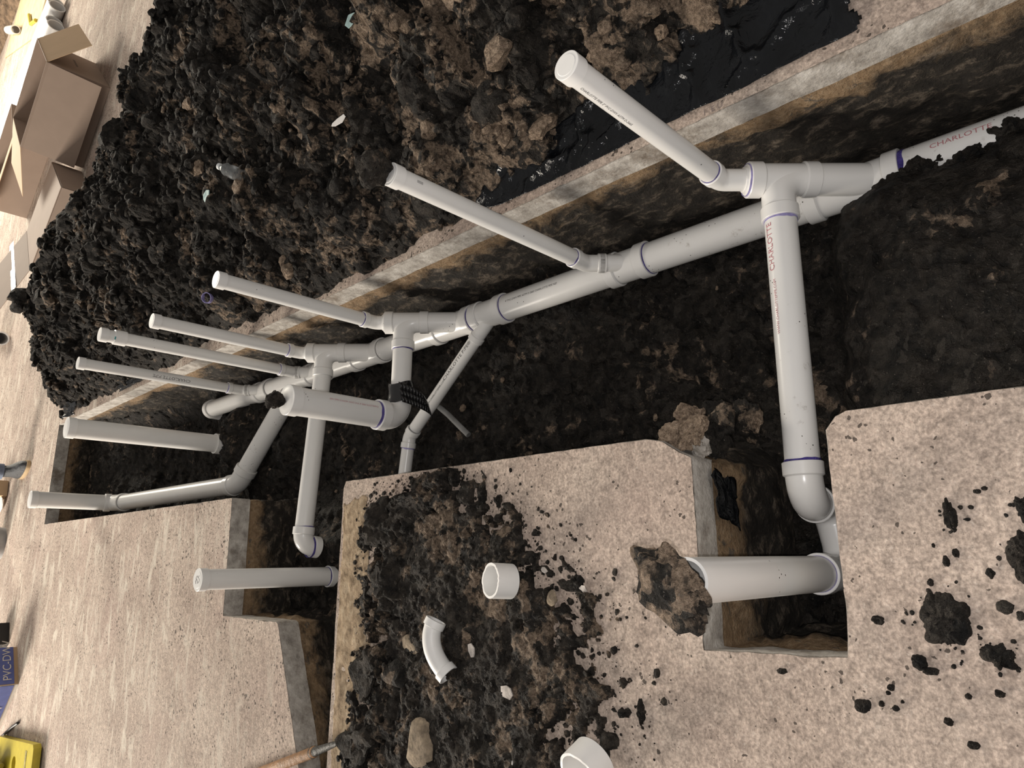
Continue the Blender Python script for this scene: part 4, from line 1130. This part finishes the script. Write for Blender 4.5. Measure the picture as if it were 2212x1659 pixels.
# pebbles and lumps on the trench bottom
_r3 = np.random.RandomState(31)
for i in range(34):
    x = _r3.uniform(0.34, 0.95); y = _r3.uniform(0.85, 4.2); s = _r3.uniform(.008, .022) if i % 4 else _r3.uniform(.022, .04)
    z = float(trench_height(np.array([x]), np.array([y]))[0])
    clod('pebble', (x, y, z + 0.2 * s), (s, s * 1.1, s * .7), (0, 0, i), ('clod_mixed', 'clod_dark', 'clod_tan', 'clod_dark')[i % 4], i % 6, 'small lump of stone or clay on the trench bottom', 'stone', 'lumps on the trench bottom', sub=2)
for i in range(16):   # soil lumps slumped over the near end of the run
    y = 0.08 + 0.028 * i; s = _r3.uniform(.016, .034); x = main_pt(y)[0] - 0.036 + _r3.uniform(-.03, .024)
    clod('soil_lump', (x, y, main_pt(y)[2] + 0.052 + _r3.uniform(-.012, .010)), (s, s, s * .7), (0, 0.4, i), 'clod_black', i % 6, 'black soil lump slumped against the near end of the main pipe', 'clod', 'lumps against the near main pipe', sub=4)

# ------------------------------------------------------------------ things on the floor beyond the trench
def carton(name, label, corners, H, th=0.006):
    """open carton: four floor corners (front right, front left, back left, back right)"""
    c = [V3((*p, 0.002)) for p in corners]; b = thing(name, label, 'box', tuple(c[0]))
    m = M(); m.slab(c, -th); part('bottom', m, 'cardboard', b, 30)
    for i, nm in enumerate(('front_wall', 'left_wall', 'back_wall', 'right_wall')):
        p, q = c[i], c[(i + 1) % 4]
        m = M(); m.slab([p, q, q + UP * H, p + UP * H], th); part(nm, m, 'cardboard_shaded', b, 30)
    return b, [p + UP * H for p in c]
cb, tp_ = carton('cardboard_box', 'large open cardboard box with folded-out flaps behind the soil heap', [(4.61, 7.18), (3.99, 7.81), (4.70, 8.60), (5.33, 7.96)], 0.55)
nf, nr, nl = V3((-0.68, -0.73, 0)), V3((0.73, -0.68, 0)), V3((-0.73, 0.68, 0))
m = M(); m.slab([tp_[0], tp_[1], tp_[1] + nf * .12 - UP * .46, tp_[0] + nf * .12 - UP * .46], .005); part('flap', m, 'cardboard_shaded', cb, 30, 'wide front flap hanging down')
m = M(); m.slab([tp_[3], tp_[0], tp_[0] + nr * .32 - UP * .30, tp_[3] + nr * .32 - UP * .30], .005); part('flap', m, 'cardboard', cb, 30, 'bright tan side flap folded out')
m = M(); m.slab([tp_[1], tp_[2], tp_[2] + nl * .50 - UP * .10, tp_[1] + nl * .50 - UP * .14], .005); part('flap', m, 'cardboard', cb, 30, 'far side flap folded out')
m = M(); _q = (tp_[0] + tp_[3]) / 2 + nr * 0.0045; m.box(_q - UP * 0.30, (0.006, .30, .02), ax=((0.73, -0.68, 0), (0.68, 0.73, 0), (0, 0, 1))); part('printed_line', m, 'card_ink', cb, 0)
cb2, tp2 = carton('cardboard_box', 'printed cardboard box with a dark stripe half hidden by the heap crest', [(3.42, 7.22), (2.82, 8.02), (3.42, 8.52), (3.95, 7.84)], 0.26)
m = M(); m.slab([tp2[0] + UP * .002, tp2[1] + UP * .002, tp2[2] + UP * .002, tp2[3] + UP * .002], .006); part('lid', m, 'cardboard_shaded', cb2, 30)
u1 = unit(tp2[1] - tp2[0]); u2 = unit(tp2[3] - tp2[0])
m = M(); q = tp2[0] + UP * .006; m.slab([q + u2 * .01, q + u2 * .09, q + u2 * .09 + u1 * .95, q + u2 * .01 + u1 * .95], .002); part('dark_stripe', m, 'card_green', cb2, 0)
for k in range(5):
    m = M(); q = tp2[0] + UP * .006 + u2 * (.16 + .045 * (k % 3)) + u1 * (.30 + .16 * (k // 3)); m.slab([q, q + u2 * .028, q + u2 * .028 + u1 * (.12 - .015 * k), q + u1 * (.12 - .015 * k)], .0015); part('printed_mark', m, 'card_ink', cb2, 0)
m = M(); fl0 = [tp2[1] + UP * .01, tp2[2] + UP * .01, tp2[2] + np.array([-.35, .42, .16]), tp2[1] + np.array([-.35, .40, .14])]; m.slab(fl0, .005); fp = part('flap', m, 'cardboard_shaded', cb2, 30, 'raised flap with a strip of tape')
m = M(); e_ = unit(fl0[1] - fl0[0]); g_ = fl0[3] - fl0[0]; q = fl0[0] + g_ * .42 + UP * .008; m.slab([q, q + e_ * .9, q + e_ * .9 + g_ * .14, q + g_ * .14], .001); part('tape_strip', m, 'packing_tape', fp, 0)
cb3, tp3 = carton('cardboard_box', 'tan cardboard box beside the long white pipes at the photo corner', [(5.0, 9.6), (4.35, 10.4), (5.1, 11.0), (5.75, 10.2)], 0.40)
m = M(); m.slab([tp3[0], tp3[1], tp3[1] + nf * .3 + UP * .02, tp3[0] + nf * .3 + UP * .02], .005); part('flap', m, 'cardboard', cb3, 30)

# bundle of long white pipes
pd = unit((-0.33, 0.94, 0)); pn = np.array([pd[1], -pd[0], 0])
for i in range(4):
    st_ = np.array([7.02, 10.02, 0.105]) + pn * (0.212 * i) + pd * (0.10 * (i % 2)); m = M(); L = 6.0
    m.rev(st_, pd, [(0.35, .088), (0.0, .088), (0, .103), (L, .103)], 36, False, True)
    o = part('long_pipe', m, 'pvc', None, 35)
    tag(o, ['rightmost open-ended long white pipe next to the cardboard box', 'second long white pipe of the bundle on the floor', 'third long white pipe of the bundle on the floor', 'long white pipe at the upper edge of the bundle'][i], 'pipe', 'long white pipes beside the box')
m = M(); m.rev((9.3, 13.9, 0.10), unit((0.5, 0.85, 0)), [(0, .06), (0, .075), (1.1, .075), (1.1, .06)], 30); tag(part('short_pipe', m, 'pvc', None, 35), 'short white pipe lying far back at the photo corner', 'pipe')
m = M(); m.slab([(8.2, 12.2, .02), (9.2, 11.6, .02), (11.2, 14.4, .02), (9.6, 15.4, .02)], .018); tag(part('plywood_sheet', m, 'plywood', None, 30), 'pale sheet of board lying on the floor beyond the long pipes', 'board')
m = M(); m.sweep([(8.55, 12.3, .04), (8.75, 12.75, .04), (9.15, 13.1, .04)], .028, 12, True); tag(part('yellow_tube', m, 'yellow_paint', None, 40), 'short yellowish tube lying on the pale board', 'tube')
xs = np.arange(9.5, 13.5, .05); ys = np.arange(13.0, 20.0, .05)
def deb(x, y):
    d = 1 - ((x - 11.9) / 1.7) ** 2 - ((y - 17.0) / 3.0) ** 2
    return np.where(d > 0, 0.30 * np.clip(d, 0, 1) ** .7 + lumps(x, y, (.5, .25, .12), .3, 140) * np.clip(d * 3, 0, 1), -.02)
o = link('debris_heap', grid_mesh('debris_heap', xs, ys, deb, 0.03, 150), 'brown_debris', smooth=180); tag(o, 'brown heap of debris far back at the photo corner', 'debris', kind='stuff')

# boot with trouser leg at the far end
bo = thing('work_boot', 'dark work boot with a pale sole standing beyond the trench end', 'boot', (0.86, 8.25, 0))
def loft(secs, n=20):
    R = []
    for (c, rx, ry, yaw) in secs:
        R.append([(c[0] + rx * math.cos(a) * math.cos(yaw) - ry * math.sin(a) * math.sin(yaw), c[1] + rx * math.cos(a) * math.sin(yaw) + ry * math.sin(a) * math.cos(yaw), c[2]) for a in np.linspace(0, 2 * math.pi, n, endpoint=False)])
    return R
yw = 0.25
m = M(); m.rings(loft([((.86, 8.20, 0), .070, .185, yw), ((.86, 8.20, .008), .074, .190, yw), ((.86, 8.20, .035), .074, .190, yw)]), True, True); part('sole', m, 'sole', bo, 40)
m = M(); m.rings(loft([((.86, 8.20, .035), .068, .180, yw), ((.86, 8.205, .07), .066, .172, yw), ((.855, 8.23, .10), .058, .13, yw), ((.845, 8.28, .135), .052, .085, yw), ((.84, 8.30, .20), .055, .070, yw), ((.84, 8.30, .26), .058, .072, yw)]), True, True); part('upper', m, 'leather_dark', bo, 60)
m = M(); m.rings(loft([((.84, 8.30, .17), .075, .088, yw), ((.84, 8.305, .30), .074, .086, yw), ((.835, 8.32, .50), .078, .088, yw)]), True, True); part('trouser_cuff', m, 'denim', bo, 60)
m = M(); m.box((.70, 9.0, .07), (.16, .30, .13), .2); m.box((.70, 9.0, .139), (.12, .03, .004), .2); tag(part('small_box', m, 'cardboard', None, 30), 'small tan box beside the work boot', 'box')
scrap('white_rag', (.575, 8.93, .03), (.085, .13), 'crumpled white rag beside the small tan box', 'scrap_white', 'rag', 12, .2)
m = M(); m.rev((.17, 8.72, 0), UP, [(0.0, .12), (0.0, .155), (0.30, .185), (0.31, .192), (0.33, .192), (0.33, .178), (0.02, .148)], 36, True, True); bk = part('bucket', m, 'grey_plastic', None, 35); tag(bk, 'grey plastic bucket cut off by the left edge of the photo', 'bucket')
# cut pipe end on the floor left of the heap
cp_ = thing('pipe_offcut', 'white pipe offcut lying on the floor beyond the heap', 'pipe', (2.72, 10.3, 0))
m = M(); m.rev((2.62, 10.12, .09), unit((.25, .97, 0)), [(.3, .068), (0, .068), (0, .085), (.7, .085)], 30, False, True); part('pipe_body', m, 'pvc', cp_, 35)

# fittings carton with blue printed band
fb = thing('fittings_box', 'white and tan carton with a blue printed band near the left edge', 'box', (-1.0, 7.5, 0))
P0, P1, P2 = V3((-0.985, 7.27, 0)), V3((-0.72, 7.50, 0)), V3((-1.45, 7.74, 0))
P3_ = P1 + (P2 - P0); Hb = .30
m = M(); m.slab([P0, P1, P1 + UP * Hb, P0 + UP * Hb], -.006); part('front_wall', m, 'cardboard', fb, 30)
m = M(); m.slab([P2, P0, P0 + UP * Hb, P2 + UP * Hb], -.006); part('side_wall', m, 'card_white', fb, 30)
m = M(); m.slab([P1, P3_, P3_ + UP * Hb, P1 + UP * Hb], -.006); part('back_wall', m, 'cardboard', fb, 30)
m = M(); m.slab([P0 + UP * Hb, P1 + UP * Hb, P3_ + UP * Hb, P2 + UP * Hb], .006); part('lid', m, 'card_white', fb, 30)
def bandtext(a, b, z0, z1, txt, off):
    e = unit(b - a); n_ = unit(np.cross(e, UP)) * off; m = M(); m.slab([a + n_ + UP * z0, b + n_ + UP * z0, b + n_ + UP * z1, a + n_ + UP * z1], .002); bd = part('blue_band', m, 'card_blue', fb, 0)
    cu = bpy.data.curves.new('print', 'FONT'); cu.body = txt; cu.size = 0.085
    ob = bpy.data.objects.new('print', cu); C.objects.link(ob); bpy.context.view_layer.update()
    me = bpy.data.meshes.new_from_object(ob.evaluated_get(bpy.context.evaluated_depsgraph_get())); bpy.data.objects.remove(ob, do_unlink=True); bpy.data.curves.remove(cu)
    for v in me.vertices: v.co = Vector(a + e * (.03 + v.co.x) + UP * (z0 + .02 + v.co.y) + n_ * 1.25)
    me.materials.clear(); link('lettering', me, 'card_white', bd, 0)
bandtext(P2, P0, .03, .13, 'PVC-DWV', .012); bandtext(P0, P1, .03, .13, 'PVC-DWV', .012)
m = M(); e_ = unit(P1 - P0); n_ = unit(np.cross(e_, UP)) * .012
for k in range(3):
    a = P0 + n_ + e_ * (.05 + .06 * k) + UP * .16; m.slab([a, a + e_ * .025, a + e_ * .085 + UP * .10, a + e_ * .06 + UP * .10], .001)
part('red_stripe', m, 'card_stripe', fb, 0)
m = M(); m.box((-.68, 7.95, .06), (.20, .22, .12), .5); m.box((-.68, 7.95, .14), (.12, .12, .04), .5); tag(part('black_case', m, 'black_rubber', None, 30), 'small black case behind the fittings carton', 'case')
m = M(); m.sweep([(-1.25, 7.05, .012), (-1.30, 7.2, .012), (-1.42, 7.5, .014), (-1.60, 7.9, .012)], .011, 10, True); tag(part('cable', m, 'black_rubber', None, 60), 'black cable lying beside the fittings carton', 'cable')
# yellow level with a glove
yl = thing('spirit_level', 'yellow tool with a round hole at the lower left corner', 'tool', (-1.40, 6.7, 0))
ya, yb = unit((-.10, 1, 0)), unit((-1, -.10, 0))
m = M(); o0 = V3((-1.28, 6.30, .012)); n = 96; rings = []
hc = o0 + ya * .50 + yb * .16; rad = .055; W_, L_ = .46, 1.15
outer = []
for i in range(n):
    a = 2 * math.pi * i / n; dx, dy = math.cos(a), math.sin(a)
    s = min((L_ - .50) / dx if dx > 1e-6 else 9, (.50) / -dx if dx < -1e-6 else 9, (W_ - .16) / dy if dy > 1e-6 else 9, .16 / -dy if dy < -1e-6 else 9)
    outer.append((dx * s, dy * s))
def ring2(pts, z): return [hc + ya * p[0] + yb * p[1] + UP * z for p in pts]
circ = [(rad * math.cos(2 * math.pi * i / n), rad * math.sin(2 * math.pi * i / n)) for i in range(n)]
m.rings([ring2(circ, 0), ring2(outer, 0), ring2(outer, .05), ring2(circ, .05), ring2(circ, 0)]); part('level_body', m, 'yellow_paint', yl, 30)
m = M(); m.slab([o0 + ya * .16 + yb * .05 + UP * .052, o0 + ya * .20 + yb * .05 + UP * .052, o0 + ya * .20 + yb * .40 + UP * .052, o0 + ya * .16 + yb * .40 + UP * .052], .003); part('groove', m, 'glove_yellow', yl, 0)
gl = thing('work_glove', 'dull yellow work glove lying on the yellow tool', 'glove', (-1.48, 6.85, .06))
m = M(); m.sweep([(-1.80, 7.35, .13), (-1.70, 7.25, .14), (-1.62, 7.16, .135), (-1.57, 7.10, .13)], [.09, .10, .09, .06], 16, True); part('palm', m, 'glove_yellow', gl, 60)
for i in range(4):
    m = M(); a = V3((-1.61 - .05 * i + .08, 7.13 - .01 * i, .12)); m.sweep([a, a + np.array([.01, -.10, .0]), a + np.array([.0, -.17 + .02 * i, -.02])], [.035, .032, .022], 12, True); part('finger', m, 'glove_yellow', gl, 60)
m = M(); m.sweep([(-1.72, 7.32, .13), (-1.61, 7.35, .13), (-1.54, 7.32, .12)], [.04, .036, .024], 12, True); part('thumb', m, 'glove_yellow', gl, 60)
